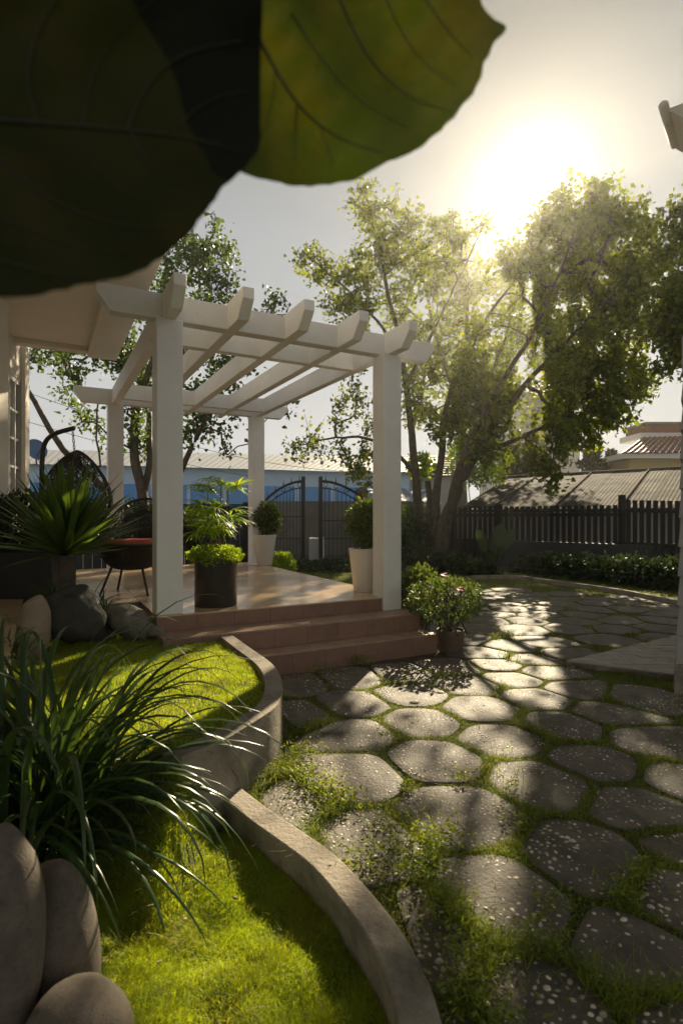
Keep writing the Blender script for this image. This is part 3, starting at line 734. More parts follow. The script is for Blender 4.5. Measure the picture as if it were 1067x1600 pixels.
# distances along the wall where the window starts and ends
def u_at(px):
    lo, hi = -6, 0.5
    for _ in range(50):
        m_ = (lo + hi) / 2
        if wproj(m_, 1)[0] < px: lo = m_
        else: hi = m_
    return (lo + hi) / 2
u0, u1 = u_at(16), u_at(37)
wz0, wz1 = 1.40, 2.86
MB().box((u1, -.2, 0), (.0, 0, ze), WAX, wc).put('wall', M['house'], hs_)
MB().box((-7, -.2, 0), (u0, 0, ze), WAX, wc).put('wall', M['house'], hs_)
MB().box((u0, -.2, 0), (u1, 0, wz0), WAX, wc).put('wall', M['house'], hs_)
MB().box((u0, -.2, wz1), (u1, 0, ze), WAX, wc).put('wall', M['house'], hs_)
MB().box((-.20, .001, 0), (.0, .05, ze), WAX, wc).put('corner_pilaster', M['house'], hs_, bevel=.006)
wf = MB()
for (a, b, c, d) in ((u0, u0 + .06, wz0, wz1), (u1 - .06, u1, wz0, wz1)): wf.box((a, -.09, c), (b, -.01, d), WAX, wc)
wf.box((u0 + .06, -.09, wz0), (u1 - .06, -.01, wz0 + .06), WAX, wc); wf.box((u0 + .06, -.09, wz1 - .06), (u1 - .06, -.01, wz1), WAX, wc)
win = wf.put('window', M['paint'], hs_)
mu = MB()
mu.box(((u0 + u1) / 2 - .02, -.085, wz0 + .06), ((u0 + u1) / 2 + .02, -.015, wz1 - .06), WAX, wc)
for k in range(1, 4):
    z_ = wz0 + .06 + (wz1 - wz0 - .12) * k / 4
    mu.box((u0 + .06, -.08, z_ - .014), ((u0 + u1) / 2 - .021, -.02, z_ + .014), WAX, wc); mu.box(((u0 + u1) / 2 + .021, -.08, z_ - .014), (u1 - .06, -.02, z_ + .014), WAX, wc)
mu.put('muntin', M['paint'], win)
for s0, s1 in ((u0 + .05, (u0 + u1) / 2), ((u0 + u1) / 2, u1 - .05)):
    for k in range(4):
        z_ = wz0 + .06 + (wz1 - wz0 - .12) * k / 4; z2 = z_ + (wz1 - wz0 - .12) / 4
        MB().box((s0 + .001, -.060, z_ + .001), (s1 - .001, -.055, z2 - .001), WAX, wc).put('pane', M['glass'], win)
# near square pillar at the picture's left edge
MB().box((-.36, 0, 0), (0, .36, ze - .1), None, (-3.10, 4.75, 0)).put('pillar', M['house'], hs_, bevel=.01)
# porch ledge
g0, g1 = G(45, 907, .5), G(45, 907, .5)
lx = g0 - np.array([0, 0, .5])
ledge = thing('porch_ledge', 'pale tiled porch ledge with a white side at the lower left edge', 'ledge', tuple(lx))
MB().box((-2.5, -4.6, -.1), (-.03, 0, .46), AX, lx).put('ledge_wall', M['house'], ledge)
for i in range(11):
    for j in range(2): MB().box((-.8 - .8 * j + .002, -4.4 + .4 * i + .002, .462), (-.8 * j - .002, -4.4 + .4 * (i + 1) - .002, .5), AX, lx).put('tile', M['tile'], ledge, bevel=.003)

# ------------------------------------------------------------------ house corner at the right edge
rh = thing('sided_house', 'grey lap sided house corner at the right edge of the garden', 'house', (2.3, 3.73, 0))
x0 = (1055 - CX) / F * 3.73
def skew(x, y): return (x0 + .66 * (y - 3.73) + x, y - .12 * x)
def sbox(xa, xb, ya, yb, za, zb, xa2=None, ya2=None):
    xa2 = xa if xa2 is None else xa2; ya2 = ya if ya2 is None else ya2; V = []
    for z_, l, f in ((za, xa, ya), (zb, xa2, ya2)):
        for x_, y_ in ((l, f), (xb, f), (xb, yb), (l, yb)): V.append((*skew(x_, y_), z_))
    return MB().add(V, [(3, 2, 1, 0), (4, 5, 6, 7), (0, 1, 5, 4), (1, 2, 6, 5), (2, 3, 7, 6), (3, 0, 4, 7)])
sbox(-.012, 2.2, 3.73, 6.2, -.1, .20).put('base_wall', M['cement'], rh, bevel=.01)
for k in range(10): sbox(.006 * k * .6, 2.2, 3.742, 6.2, .203 + k * .2, .40 + k * .2, .006 * k * .6 + .018, 3.762).put('siding_board', M['siding'], rh)
sbox(.036, 2.2, 3.79, 6.1, 2.205, 2.46).put('wall', M['siding'], rh); sbox(.13, 2.2, 3.86, 6.0, 2.461, 4.05).put('wall', M['siding'], rh)
et = W(1042, 192, 3.73); xo = et[0] - x0
MB().add([(*skew(xo, 3.60), et[2]), (*skew(2.4, 3.6), et[2] + .75), (*skew(2.4, 3.6), et[2] - .16), (*skew(xo + .16, 3.6), et[2] - .10),
          (*skew(xo + .05, 4.0), et[2]), (*skew(2.4, 4.0), et[2] + .75), (*skew(2.4, 4.0), et[2] - .16), (*skew(xo + .2, 4.0), et[2] - .10)],
         [(0, 3, 2, 1), (4, 5, 6, 7), (0, 1, 5, 4), (3, 7, 6, 2), (0, 4, 7, 3), (1, 2, 6, 5)]).put('roof', M['siding'], rh)
MB().tube([(*skew(xo - .01, 3.56), et[2]), (*skew(xo + .04, 3.95), et[2])], .03, 10).put('gutter', M['siding'], rh, smooth=True)

# ------------------------------------------------------------------ trees
def tubes_np(chains, sides=4):
    """chains: list of (points (m,3), radii (m,)) -> verts, quads"""
    Vs, Fs, n0 = [], [], 0
    ang = np.linspace(0, 2 * math.pi, sides, endpoint=False)
    for P, r in chains:
        m = len(P); T = np.gradient(P, axis=0); T = unit(T)
        ref = np.where(np.abs(T[:, 2:3]) > .9, np.array([[1., 0, 0]]), np.array([[0, 0, 1.]]))
        U = unit(np.cross(T, ref)); Wv = np.cross(T, U)
        V = P[:, None, :] + (U[:, None, :] * np.cos(ang)[None, :, None] + Wv[:, None, :] * np.sin(ang)[None, :, None]) * r[:, None, None]
        Vs.append(V.reshape(-1, 3))
        k = np.arange(sides); i = np.arange(m - 1)[:, None]
        a = i * sides + k; b = i * sides + (k + 1) % sides
        Fs.append(np.stack([a, b, b + sides, a + sides], 2).reshape(-1, 4) + n0); n0 += m * sides
    return np.concatenate(Vs), np.concatenate(Fs)
def smooth_line(pts, step=.2):
    P = np.array(chaikin3(pts)); d = np.r_[0, np.cumsum(np.linalg.norm(np.diff(P, axis=0), axis=1))]
    n = max(3, int(d[-1] / step) + 1); t = np.linspace(0, d[-1], n)
    return np.stack([np.interp(t, d, P[:, k]) for k in range(3)], 1), t / d[-1]
def chaikin3(P, k=2):
    P = [np.array(p, float) for p in P]
    for _ in range(k):
        Q = [P[0]]
        for a, b in zip(P[:-1], P[1:]): Q += [a * .75 + b * .25, a * .25 + b * .75]
        P = Q + [P[-1]]
    return P
def tree(name, label, base, limbs, lobes, leafmat, leaf=.10, per=14, wood='bark', group=None, prune=True, hang=.5, spread=.22, twig_r=.006):
    t = thing(name, label, 'tree', base, group)
    pos, par = [], []
    for k, (pts, r0, r1) in enumerate(limbs):
        P, tt = smooth_line(pts)
        P = P + np.stack([nz2(np.stack([tt * 9, tt * 0 + k], 1), 1, s) for s in (1, 5, 9)], 1) * .05 * min(1, len(P) / 8)
        V, F_ = tubes_np([(P, r0 + (r1 - r0) * tt ** .8)], 9)
        put('trunk' if k == 0 else 'limb', V, F_, M[wood], t, smooth=True)
        pos += list(P[len(P) // 4:])
    pos = np.array(pos); nlimb = len(pos)
    T = []
    for (c, r, n) in lobes:
        q = unit(rng.normal(0, 1, (n, 3))) * (rng.random((n, 1)) ** .42) * np.array(r) + np.array(c); T.append(q)
    T = np.concatenate(T)
    if prune: T = T[rng.random(len(T)) > lit_zone(T) * .97]
    d0 = np.sqrt(((T[:, None] - pos[None]) ** 2).sum(2)).min(1); T = T[np.argsort(d0)]
    chains = []; parent = [-1] * nlimb; allp = pos; cnt = np.zeros(nlimb)
    ends = []
    for q in T:
        d = np.sqrt(((allp - q) ** 2).sum(1)) + .15 * np.maximum(0, allp[:, 2] - q[2]); j = int(np.argmin(d)); p = allp[j]
        L = np.linalg.norm(q - p); n = max(3, int(L / .22) + 1); s = np.linspace(0, 1, n)[:, None]
        mid = (p + q) / 2 + np.array([0, 0, .16 * L]) + rng.normal(0, .09 * L, 3)
        C = (1 - s) ** 2 * p + 2 * s * (1 - s) * mid + s ** 2 * q
        i0 = len(allp); allp = np.concatenate([allp, C[1:]]); chains.append((j, i0, C))
        parent += [j] + list(range(i0, i0 + n - 2)); ends.append(len(allp) - 1)
    cnt = np.zeros(len(allp))
    for e in ends: cnt[e] += 1
    par = np.array(parent)
    for i in range(len(allp) - 1, nlimb - 1, -1): cnt[par[i]] += cnt[i]
    rad = np.minimum(twig_r * np.maximum(cnt, 1) ** .48, .07)
    ch = []
    for j, i0, C in chains:
        r = np.r_[min(rad[i0], rad[j] if j >= nlimb else 1), rad[i0:i0 + len(C) - 1]]; ch.append((C, r))
    big = [c for c in ch if c[1][0] > twig_r * 2.2]; small = [c for c in ch if c[1][0] <= twig_r * 2.2]
    if big: V, F_ = tubes_np(big, 6); put('branches', V, F_, M[wood], t, smooth=True, kind='stuff')
    if small: V, F_ = tubes_np(small, 3); put('twigs', V, F_, M[wood], t, kind='stuff')
    # leaves
    Lp = []
    for j, i0, C in chains:
        k = rng.poisson(per); s = rng.random(k) ** .6; idx = s * (len(C) - 1); f = np.floor(idx).astype(int); f = np.minimum(f, len(C) - 2); w = (idx - f)[:, None]
        Lp.append(C[f] * (1 - w) + C[f + 1] * w + rng.normal(0, spread * .5, (k, 3)))
    Lp = np.concatenate(Lp)
    if prune: Lp = Lp[rng.random(len(Lp)) > lit_zone(Lp)]
    n = len(Lp); a = rng.normal(0, 1, (n, 3)); a[:, 2] -= hang
    s = rng.normal(0, 1, (n, 3)); L = leaf * rng.uniform(.6, 1.25, n)
    V, F_ = leaf_geo(Lp, a, s, L, L * rng.uniform(.27, .40, n))
    put('crown', V, F_, leafmat, t, kind='stuff')
    return t

def lobes_px(rows, Y, dy=1.2, dens=1.0, jy=.6):
    out = []
    for row in rows:
        x, y, r = row[:3]; Yc = row[3] if len(row) > 3 else Y + rng.uniform(-jy, jy)
        R_ = r / F * Yc; out.append((W(x, y, Yc), (R_, max(R_ * dy, .25), R_), max(4, int(dens * r * r * .021))))
    return out

YB = 12.6
treeB_lobes = [(895, 350, 62), (930, 318, 38), (845, 420, 72), (955, 400, 68), (780, 490, 68), (890, 500, 85), (985, 500, 62), (720, 560, 62), (820, 600, 85), (900, 620, 75),
               (955, 590, 55), (690, 640, 48), (760, 680, 45), (850, 685, 52), (995, 430, 45), (870, 320, 25), (700, 490, 42), (855, 745, 26), (905, 560, 60), (985, 350, 35), (905, 680, 32),
               (960, 640, 35), (740, 620, 50), (650, 590, 36), (1000, 600, 28), (800, 440, 45), (960, 455, 40), (800, 545, 55)]
tb = G(690, 884, 0); 
def b_(x, y, dY=0): return W(x, y, YB + dY)
treeB = tree('garden_tree', 'large multi stemmed leafy tree with leaning trunks in front of the black picket fence', (tb[0], YB, 0), [
    ([W(684, 893, YB), b_(686, 860), b_(693, 820), b_(712, 770), b_(742, 710, -.2), b_(775, 655, -.3), b_(820, 600, -.5), b_(880, 540, -.8), b_(940, 470, -1)], .175, .02),
    ([W(680, 893, YB + .1), b_(680, 840, .1), b_(680, 780, .2), b_(690, 720, .3), b_(690, 650, .4), b_(720, 570, .5), b_(770, 480, .6), b_(820, 420, .6)], .13, .02),
    ([W(690, 890, YB - .1), b_(697, 830, -.1), b_(708, 760, -.4), b_(735, 680, -.7), b_(790, 590, -1), b_(850, 490, -1.1), b_(890, 380, -1)], .12, .018),
    ([b_(742, 710, -.2), b_(800, 690, 0), b_(860, 660, .3), b_(920, 620, .5), b_(980, 590, .6)], .07, .02),
    ([b_(820, 600, -.5), b_(850, 620, -.9), b_(875, 670, -1.2), b_(860, 730, -1.3)], .05, .015),
    ([b_(673, 850, .2), b_(672, 800, .3), b_(668, 752, .4)], .10, .07)],
    lobes_px(treeB_lobes, YB, 1.3, 1.1), M['tree_leaf'], .135, 20)
YA = 14.2
treeA_lobes = [(568, 330, 34), (575, 295, 16), (615, 370, 46), (545, 425, 45), (495, 415, 30), (640, 440, 58), (565, 480, 55), (690, 400, 45), (745, 360, 26), (600, 530, 58), (520, 560, 40),
               (620, 320, 20), (735, 395, 28), (690, 480, 40), (640, 560, 50), (560, 620, 48), (510, 680, 48), (560, 730, 36), (470, 700, 28), (605, 690, 42), (690, 350, 30), (640, 640, 40), (655, 350, 22), (470, 400, 14), (540, 470, 40), (605, 430, 45)]
def a_(x, y, dY=0): return W(x, y, YA + dY)
tree('slender_tree', 'lighter open crowned tree rising behind the right front pergola post', (a_(655, 880)[0], YA, 0), [
    ([a_(655, 885), a_(655, 820), a_(650, 740), a_(640, 650), a_(630, 560), a_(610, 470), a_(590, 380), a_(570, 300)], .15, .02),
    ([a_(650, 740), a_(600, 690, .2), a_(550, 680, .3), a_(490, 690, .4)], .07, .02),
    ([a_(635, 600), a_(680, 510), a_(720, 430), a_(755, 350)], .06, .015),
    ([a_(628, 550), a_(580, 490), a_(530, 440), a_(485, 405)], .05, .015)],
    lobes_px(treeA_lobes, YA, 1.3, 1.15), M['tree_leaf'], .12, 17)
YD = 27.0
def d_(x, y, dY=0): return W(x, y, YD + dY)
tree('tall_back_tree', 'tall sunlit tree far behind whose crown fills the gap between the two nearer crowns', (d_(722, 860)[0], YD, 0), [
    ([d_(722, 860) * [1, 1, 0], d_(722, 780), d_(718, 700), d_(724, 620), d_(730, 520), d_(728, 400)], .34, .04),
    ([d_(720, 680), d_(760, 600), d_(790, 530), d_(805, 470)], .16, .04), ([d_(722, 640), d_(690, 560), d_(670, 480), d_(655, 400)], .16, .04)],
    lobes_px([(680, 450, 46), (722, 425, 46), (760, 478, 46), (700, 520, 52), (750, 545, 58), (805, 540, 50), (640, 505, 42), (690, 590, 50), (740, 615, 50), (792, 620, 46), (640, 580, 38), (660, 400, 34),
              (800, 480, 40), (720, 375, 24), (838, 520, 40), (655, 650, 34), (700, 655, 36), (620, 455, 34), (850, 590, 40), (765, 440, 26)], YD, 1.1, .62, 2.2), M['back_leaf'], .25, 20, prune=False, spread=.5, twig_r=.012)
YC = 10.5
treeC_lobes = [(300, 385, 34), (338, 395, 28), (275, 430, 34), (345, 358, 14), (250, 485, 42), (340, 465, 34), (432, 487, 22), (400, 505, 26), (110, 568, 30), (60, 555, 24), (180, 560, 36), (235, 600, 34),
               (200, 640, 30), (325, 610, 45), (310, 670, 32), (365, 690, 26), (135, 655, 24), (90, 535, 20), (162, 690, 14), (300, 520, 45), (370, 560, 40), (220, 690, 22), (380, 640, 26), (215, 540, 36), (270, 560, 30), (100, 610, 16), (445, 640, 18), (350, 430, 24)]
def c_(x, y, dY=0): return W(x, y, YC + dY)
tree('left_tree', 'leafy tree with a forked trunk behind the back left pergola post', (c_(228, 880)[0], YC, 0), [
    ([c_(228, 885), c_(228, 820), c_(222, 760), c_(208, 700), c_(212, 640), c_(235, 570), c_(275, 480), c_(310, 400), c_(342, 350)], .13, .018),
    ([c_(224, 780), c_(236, 720, .2), c_(232, 650, .3), c_(225, 580, .4), c_(180, 540, .5), c_(110, 555, .5)], .08, .02),
    ([c_(228, 830), c_(265, 770), c_(300, 700, -.2), c_(335, 620, -.3), c_(380, 540, -.3), c_(430, 480, -.3)], .075, .018),
    ([c_(230, 850), c_(200, 800, -.8), c_(180, 780, -1.6), c_(140, 742, -2), c_(100, 705, -2.1), c_(75, 665, -2.2), (W(44, 610, YC - 2.2))], .09, .035),
    ([c_(140, 742, -2), c_(160, 730, -2), c_(150, 680, -2), c_(155, 620, -2)], .018, .012)],
    lobes_px(treeC_lobes, YC, 1.2, .95, .5), M['leaf_c'], .105, 17)
YE = 8.5
tree('edge_tree', 'dark tree reaching in from the right edge with its trunk out of the picture', (6.6, YE, 0), [
    ([(6.8, YE, -.1), (6.7, YE, 2), (6.4, YE, 3.6), (5.9, YE, 4.8), (5.5, YE, 5.8)], .16, .04),
    ([(6.6, YE, 3.0), (6.0, YE, 3.6), W(1050, 540, YE)], .06, .02)],
    lobes_px([(1048, 335, 18), (1068, 370, 30), (1030, 400, 20), (1050, 460, 32), (1040, 500, 30), (1060, 545, 30), (1035, 575, 14), (1085, 430, 40), (1100, 500, 50)], YE, 1, 2.0), M['tree_leaf'], .10, 17)

# ------------------------------------------------------------------ fences, far buildings
# picket fence
pf = thing('picket_fence', 'black picket fence with taller posts along the right side of the garden', 'fence', W(880, 880, 12.2) * [1, 1, 0])
def fence_run(p0, p1, zt0, zt1, n, w):
    p0, p1 = np.array(p0), np.array(p1); d = (p1 - p0); L = np.linalg.norm(d[:2]); u = d / L; v = np.array([-u[1], u[0], 0])
    for k in range(n):
        s = L * (k + .5) / n; zt = zt0 + (zt1 - zt0) * s / L + rng.uniform(-.006, .006)
        MB().box((s - w / 2, -.012, .15), (s + w / 2, .012, zt), (u[:2], v[:2]), p0).put('picket', M['fence'], pf)
    for f in (.42, .86):
        z0_, z1_ = zt0 * f, zt1 * f
        V = [p0 + u * s + v * q + np.array([0, 0, z]) for s, zb in ((0, z0_), (L, z1_)) for q in (.013, .05) for z in (zb - .035, zb + .035)]
        MB().add(V, [(0, 1, 3, 2), (4, 6, 7, 5), (0, 4, 5, 1), (2, 3, 7, 6), (1, 5, 7, 3), (0, 2, 6, 4)]).put('rail', M['fence'], pf)
def gp(px, Y): return ((px - CX) / F * Y, Y, 0)
fence_run(gp(700, 14.0), gp(966, 11.6), H + 12 * 14 / F, H + 16 / F * 11.6, 30, .085)
fence_run(gp(976, 11.3), gp(1100, 10.2), H + 24 / F * 11.3, H + 22 / F * 10.2, 11, .085)
for px, Y, top in ((780, 13.25, 788), (971, 11.5, 773), (706, 14, 786)):
    c = np.array(gp(px, Y)); MB().box((-.055, -.055, 0), (.055, .055, H + (CY - top) / F * Y), None, c).put('post', M['fence'], pf, bevel=.005)
fd = np.array(gp(1100, 10.2)) - np.array(gp(700, 14.0)); fl = np.linalg.norm(fd); fu = fd / fl; fv = np.array([-fu[1], fu[0], 0])
tag(MB().box((0, .10, -.1), (fl, .28, .62), (fu[:2], fv[:2]), np.array(gp(700, 14.0))).put('low_wall', M['panel']), 'low dark wall standing just behind the black picket fence', 'wall')
# low planting border of the bed
bl = chaikin([tuple(G(x, y)[:2]) for x, y in ((735, 905), (800, 903), (860, 912), (960, 925), (1060, 945), (1120, 960))], 2, False)
bo = offset(bl, .07); n = len(bl)
V = [(p[0], p[1], -.05) for p in bl] + [(p[0], p[1], .07) for p in bl] + [(p[0], p[1], .07) for p in bo] + [(p[0], p[1], -.05) for p in bo]
Fc = []
for k in range(n - 1): Fc += [(k + n * a, k + 1 + n * a, k + 1 + n * (a + 1), k + n * (a + 1)) for a in range(3)]
tag(put('bed_edging', V, Fc, M['cement']), 'thin cement edging where the paving meets the shaded hedge bed', 'edging')

# corrugated roof behind the fence
def corrugated(name, p00, p10, p01, p11, m, parent, pitch=.18, amp=.025, panels=6):
    """sheets laid side by side; p00->p10 is the eave, p00->p01 goes up the slope"""
    p00, p10, p01, p11 = map(np.array, (p00, p10, p01, p11))
    for s in range(panels):
        a, b = s / panels, (s + 1) / panels - .0015
        L = np.linalg.norm(p10 - p00) * (b - a); k = max(6, int(L / pitch) * 4)
        V = []
        for i in range(k + 1):
            t = a + (b - a) * i / k; dz = amp * math.sin(i * math.pi / 2 + .4) + (.012 if s % 2 else 0)
            for v_ in (0, .5, 1): V.append((p00 * (1 - t) + p10 * t) * (1 - v_) + (p01 * (1 - t) + p11 * t) * v_ + np.array([0, 0, dz]))
        put(name, V, [(i * 3 + j, (i + 1) * 3 + j, (i + 1) * 3 + j + 1, i * 3 + j + 1) for i in range(k) for j in range(2)], m, parent)
shed = thing('long_shed', 'long low shed with a rusty corrugated roof behind the picket fence', 'shed', (7, 18, 0))
e0, e1 = W(715, 795, 16.5), W(1130, 792, 14.0); t0, t1 = W(792, 747, 22.5), W(1150, 728, 19.5)
corrugated('roof_sheet', e0, e1, t0, t1, M['roof'], shed, .10, .007, 8)
du = unit((e1 - e0) * [1, 1, 0]); dv = np.array([-du[1], du[0], 0]); LL = np.linalg.norm((e1 - e0)[:2])
MB().box((0.2, .25, 0), (LL, .45, 1.30), (du[:2], dv[:2]), e0 * [1, 1, 0]).put('wall', M['greywall'], shed)
MB().tube([e0 + [0, -.05, -.06], e1 + [0, -.05, -.06]], .05, 8).put('gutter', M['roof'], shed, smooth=True)
MB().tube([t0 + [0, 0, .03], t1 + [0, 0, .03]], .07, 8).put('ridge_cap', M['roof'], shed, smooth=True)
for k in range(4):
    f = .15 + k * .25; a = e0 * (1 - f) + e1 * f; b = t0 * (1 - f) + t1 * f
    MB().tube([a + [0, 0, .05], b + [0, 0, .05]], .03, 6).put('seam_strip', M['roof'], shed)

# house with red tiles at the right
rt = thing('tiled_house', 'yellow walled house with red roof tiles and a brick parapet far right', 'house', W(1030, 805, 26) * [1, 1, 0])
Yr = 25
def wl_(name, x0, y0, x1, y1, Y, m, par, depth=4): 
    a, b = W(x0, y1, Y), W(x1, y0, Y); return MB().box((a[0], Y, max(-.1, a[2])), (b[0], Y + depth, b[2])).put(name, m, par)
wl_('wall', 982, 716, 1120, 900, Yr, M['yellow'], rt)
wl_('eave_board', 974, 708, 1120, 716, Yr - .3, M['offwhite'], rt, 4.5)
a, b, c_2, d_2 = W(970, 708, Yr - .4), W(1130, 706, Yr - .4), W(1003, 684, Yr + 1.6), W(1130, 680, Yr + 1.6)
for r_ in range(6):
    for c in range(16):
        f0, f1 = r_ / 6, (r_ + 1) / 6 + .03; g0_, g1_ = c / 16, (c + 1) / 16 - .004
        P = [(a * (1 - g) + b * g) * (1 - f) + (c_2 * (1 - g) + d_2 * g) * f for g, f in ((g0_, f0), (g1_, f0), (g1_, f1), (g0_, f1))]
        m0 = (P[0] + P[1]) / 2 + [0, 0, .07]; m1 = (P[2] + P[3]) / 2 + [0, 0, .05]
        V = [P[0] + [0, 0, .02], m0, P[1] + [0, 0, .02], P[2], m1, P[3], P[0] - [0, 0, .03], P[1] - [0, 0, .03]]
        MB().add(V, [(0, 1, 4, 5), (1, 2, 3, 4), (0, 6, 7, 2, 1)]).put('roof_tile', M['redtile'], rt)
wl_('band', 1000, 676, 1130, 685, Yr + 1.6, M['offwhite'], rt, 2)
wl_('parapet', 1010, 663, 1130, 676, Yr + 1.8, M['brick'], rt, 2)
wl_('coping', 1008, 659, 1130, 663, Yr + 1.7, M['greywall'], rt, 2.2)
# white house among conifers
wh = thing('white_house', 'white two storey house with dark overhanging roofs half hidden by the big tree', 'house', W(860, 805, 36) * [1, 1, 0])
wl_('wall', 785, 655, 905, 860, 36, M['offwhite'], wh, 6)
wl_('upper_wall', 820, 612, 900, 655, 36.5, M['offwhite'], wh, 5)
V = [W(872, 628, 34), W(936, 618, 34), W(905, 598, 38), W(800, 604, 38), W(872, 632, 34), W(936, 622, 34)]
MB().add(V, [(0, 1, 2, 3), (0, 4, 5, 1)]).put('roof', M['panel'], wh)
MB().box((0, 0, 0), (5.0, 5, .18), None, W(820, 662, 35.5)).put('ledge', M['offwhite'], wh)
for x in (835, 872): wl_('window', x, 690, x + 16, 725, 35.98, M['glass'], wh, .05)
# blue long building on the left
bb = thing('blue_building', 'long pale blue building under a white metal roof beyond the garden', 'building', W(250, 805, 24) * [1, 1, 0])
YL = 24
p0, p1 = W(-60, 724, YL), W(560, 738, YL + 2)
def quadwall(x0, x1, yt0, yt1, yb0, yb1, Y0, Y1, name, m, par, th=.3):
    P = [W(x0, yt0, Y0), W(x1, yt1, Y1), W(x1, yb1, Y1), W(x0, yb0, Y0)]
    V = P + [p + [0, th, 0] for p in P]
    return MB().add(V, [(0, 3, 2, 1), (4, 5, 6, 7), (0, 1, 5, 4), (2, 3, 7, 6), (0, 4, 7, 3), (1, 2, 6, 5)]).put(name, m, par)
quadwall(-60, 640, 720, 740, 752, 763, YL, YL + 2, 'upper_wall', M['bluepale'], bb)
quadwall(-60, 640, 752, 763, 850, 850, YL - .02, YL + 1.98, 'lower_wall', M['bluedeep'], bb)
for k in range(12):
    x = -40 + k * 56
    f = (x + 60) / 700; Yk = YL + 2 * f; z1_ = H + (CY - (752 + 11 * f)) / F * Yk
    MB().box((-.08, -.12, 0), (.08, -.03, z1_ - .02), None, ((x - CX) / F * Yk, Yk, 0)).put('pier', M['bluepale'], bb)
corrugated('roof_sheet', W(-80, 722, YL - .4), W(650, 738, YL + 1.6), W(-60, 700, YL + 6), W(700, 716, YL + 8), M['roofwhite'], bb, .25, .008, 14)
# low houses seen right of the pergola
lh = thing('low_house', 'low white house with a brown tiled roof behind the garden tree', 'house', W(665, 805, 30) * [1, 1, 0])
wl_('wall', 600, 744, 715, 860, 30, M['offwhite'], lh, 5)
V0, V1_, V2, V3 = W(596, 744, 29.6), W(722, 744, 29.6), W(705, 712, 33), W(625, 712, 33)
for r_ in range(9):
    f0, f1 = r_ / 9, (r_ + 1) / 9
    P = [V0 * (1 - f0) + V3 * f0 + [0, 0, .06], V1_ * (1 - f0) + V2 * f0 + [0, 0, .06], V1_ * (1 - f1) + V2 * f1, V0 * (1 - f1) + V3 * f1, V0 * (1 - f0) + V3 * f0 - [0, 0, .05], V1_ * (1 - f0) + V2 * f0 - [0, 0, .05]]
    MB().add(P, [(0, 1, 2, 3), (0, 4, 5, 1)]).put('tile_course', M['browntile'], lh)
lb = thing('lean_to', 'small lean-to with a light blue sheet roof beside the tree trunk', 'shed', W(640, 805, 22) * [1, 1, 0])
corrugated('roof_sheet', W(560, 790, 18.5), W(690, 787, 18.5), W(560, 764, 22), W(676, 765, 22), M['blueroof'], lb, .25, .02, 4)
wl_('wall', 565, 791, 688, 900, 18.9, M['greywall'], lb, 2.6)
# grey garden wall behind the gate
tag(wl_('boundary_wall', 395, 783, 662, 900, 17.0, M['greywall'], None, .2), 'plain grey brown rendered wall seen through the iron gate', 'wall')
tag(wl_('white_block', 483, 841, 506, 876, 14.2, M['offwhite'], None, .35), 'small white block standing in the open gap of the gate', 'block')
pil = thing('gate_pillar', 'stone pillar with a pyramid cap beyond the right gate leaf', 'pillar', W(565, 805, 16) * [1, 1, 0])
c = W(565, 783, 16); MB().box((-.16, -.16, -c[2]), (.16, .16, 0), None, c).put('shaft', M['brick'], pil)
MB().box((-.23, -.23, 0), (.23, .23, .08), None, c).put('cap_slab', M['browntile'], pil)
MB().box((-.16, -.16, .08), (.16, .16, .26), None, c).put('lantern_block', M['brick'], pil)
MB().lathe([(.27, .26), (.05, .42)], c, 4).put('cap', M['browntile'], pil)
# dark panel fence behind the terrace
pfn = thing('panel_fence', 'dark grey board fence behind the terrace and potted palm', 'fence', (-3.4, 11.8, 0))
YF = 11.9
for k in range(34):
    x0_ = -8.4 + k * .20; MB().box((x0_, YF, 0), (x0_ + .192, YF + .02, 1.42 + rng.uniform(-.004, .004))).put('board', M['panel'], pfn)
for z_ in (.5, 1.3): MB().box((-8.4, YF + .021, z_), (-1.55, YF + .06, z_ + .08)).put('rail', M['fence'], pfn)
for px_, in ((385,), (318,)): MB().box(((px_ - CX) / F * YF - .06, YF - .08, 0), ((px_ - CX) / F * YF + .06, YF - .001, 1.5)).put('post', M['fence'], pfn)
MB().box((-8.4, YF - .03, 1.425), (-1.55, YF + .07, 1.46)).put('cap_rail', M['fence'], pfn)

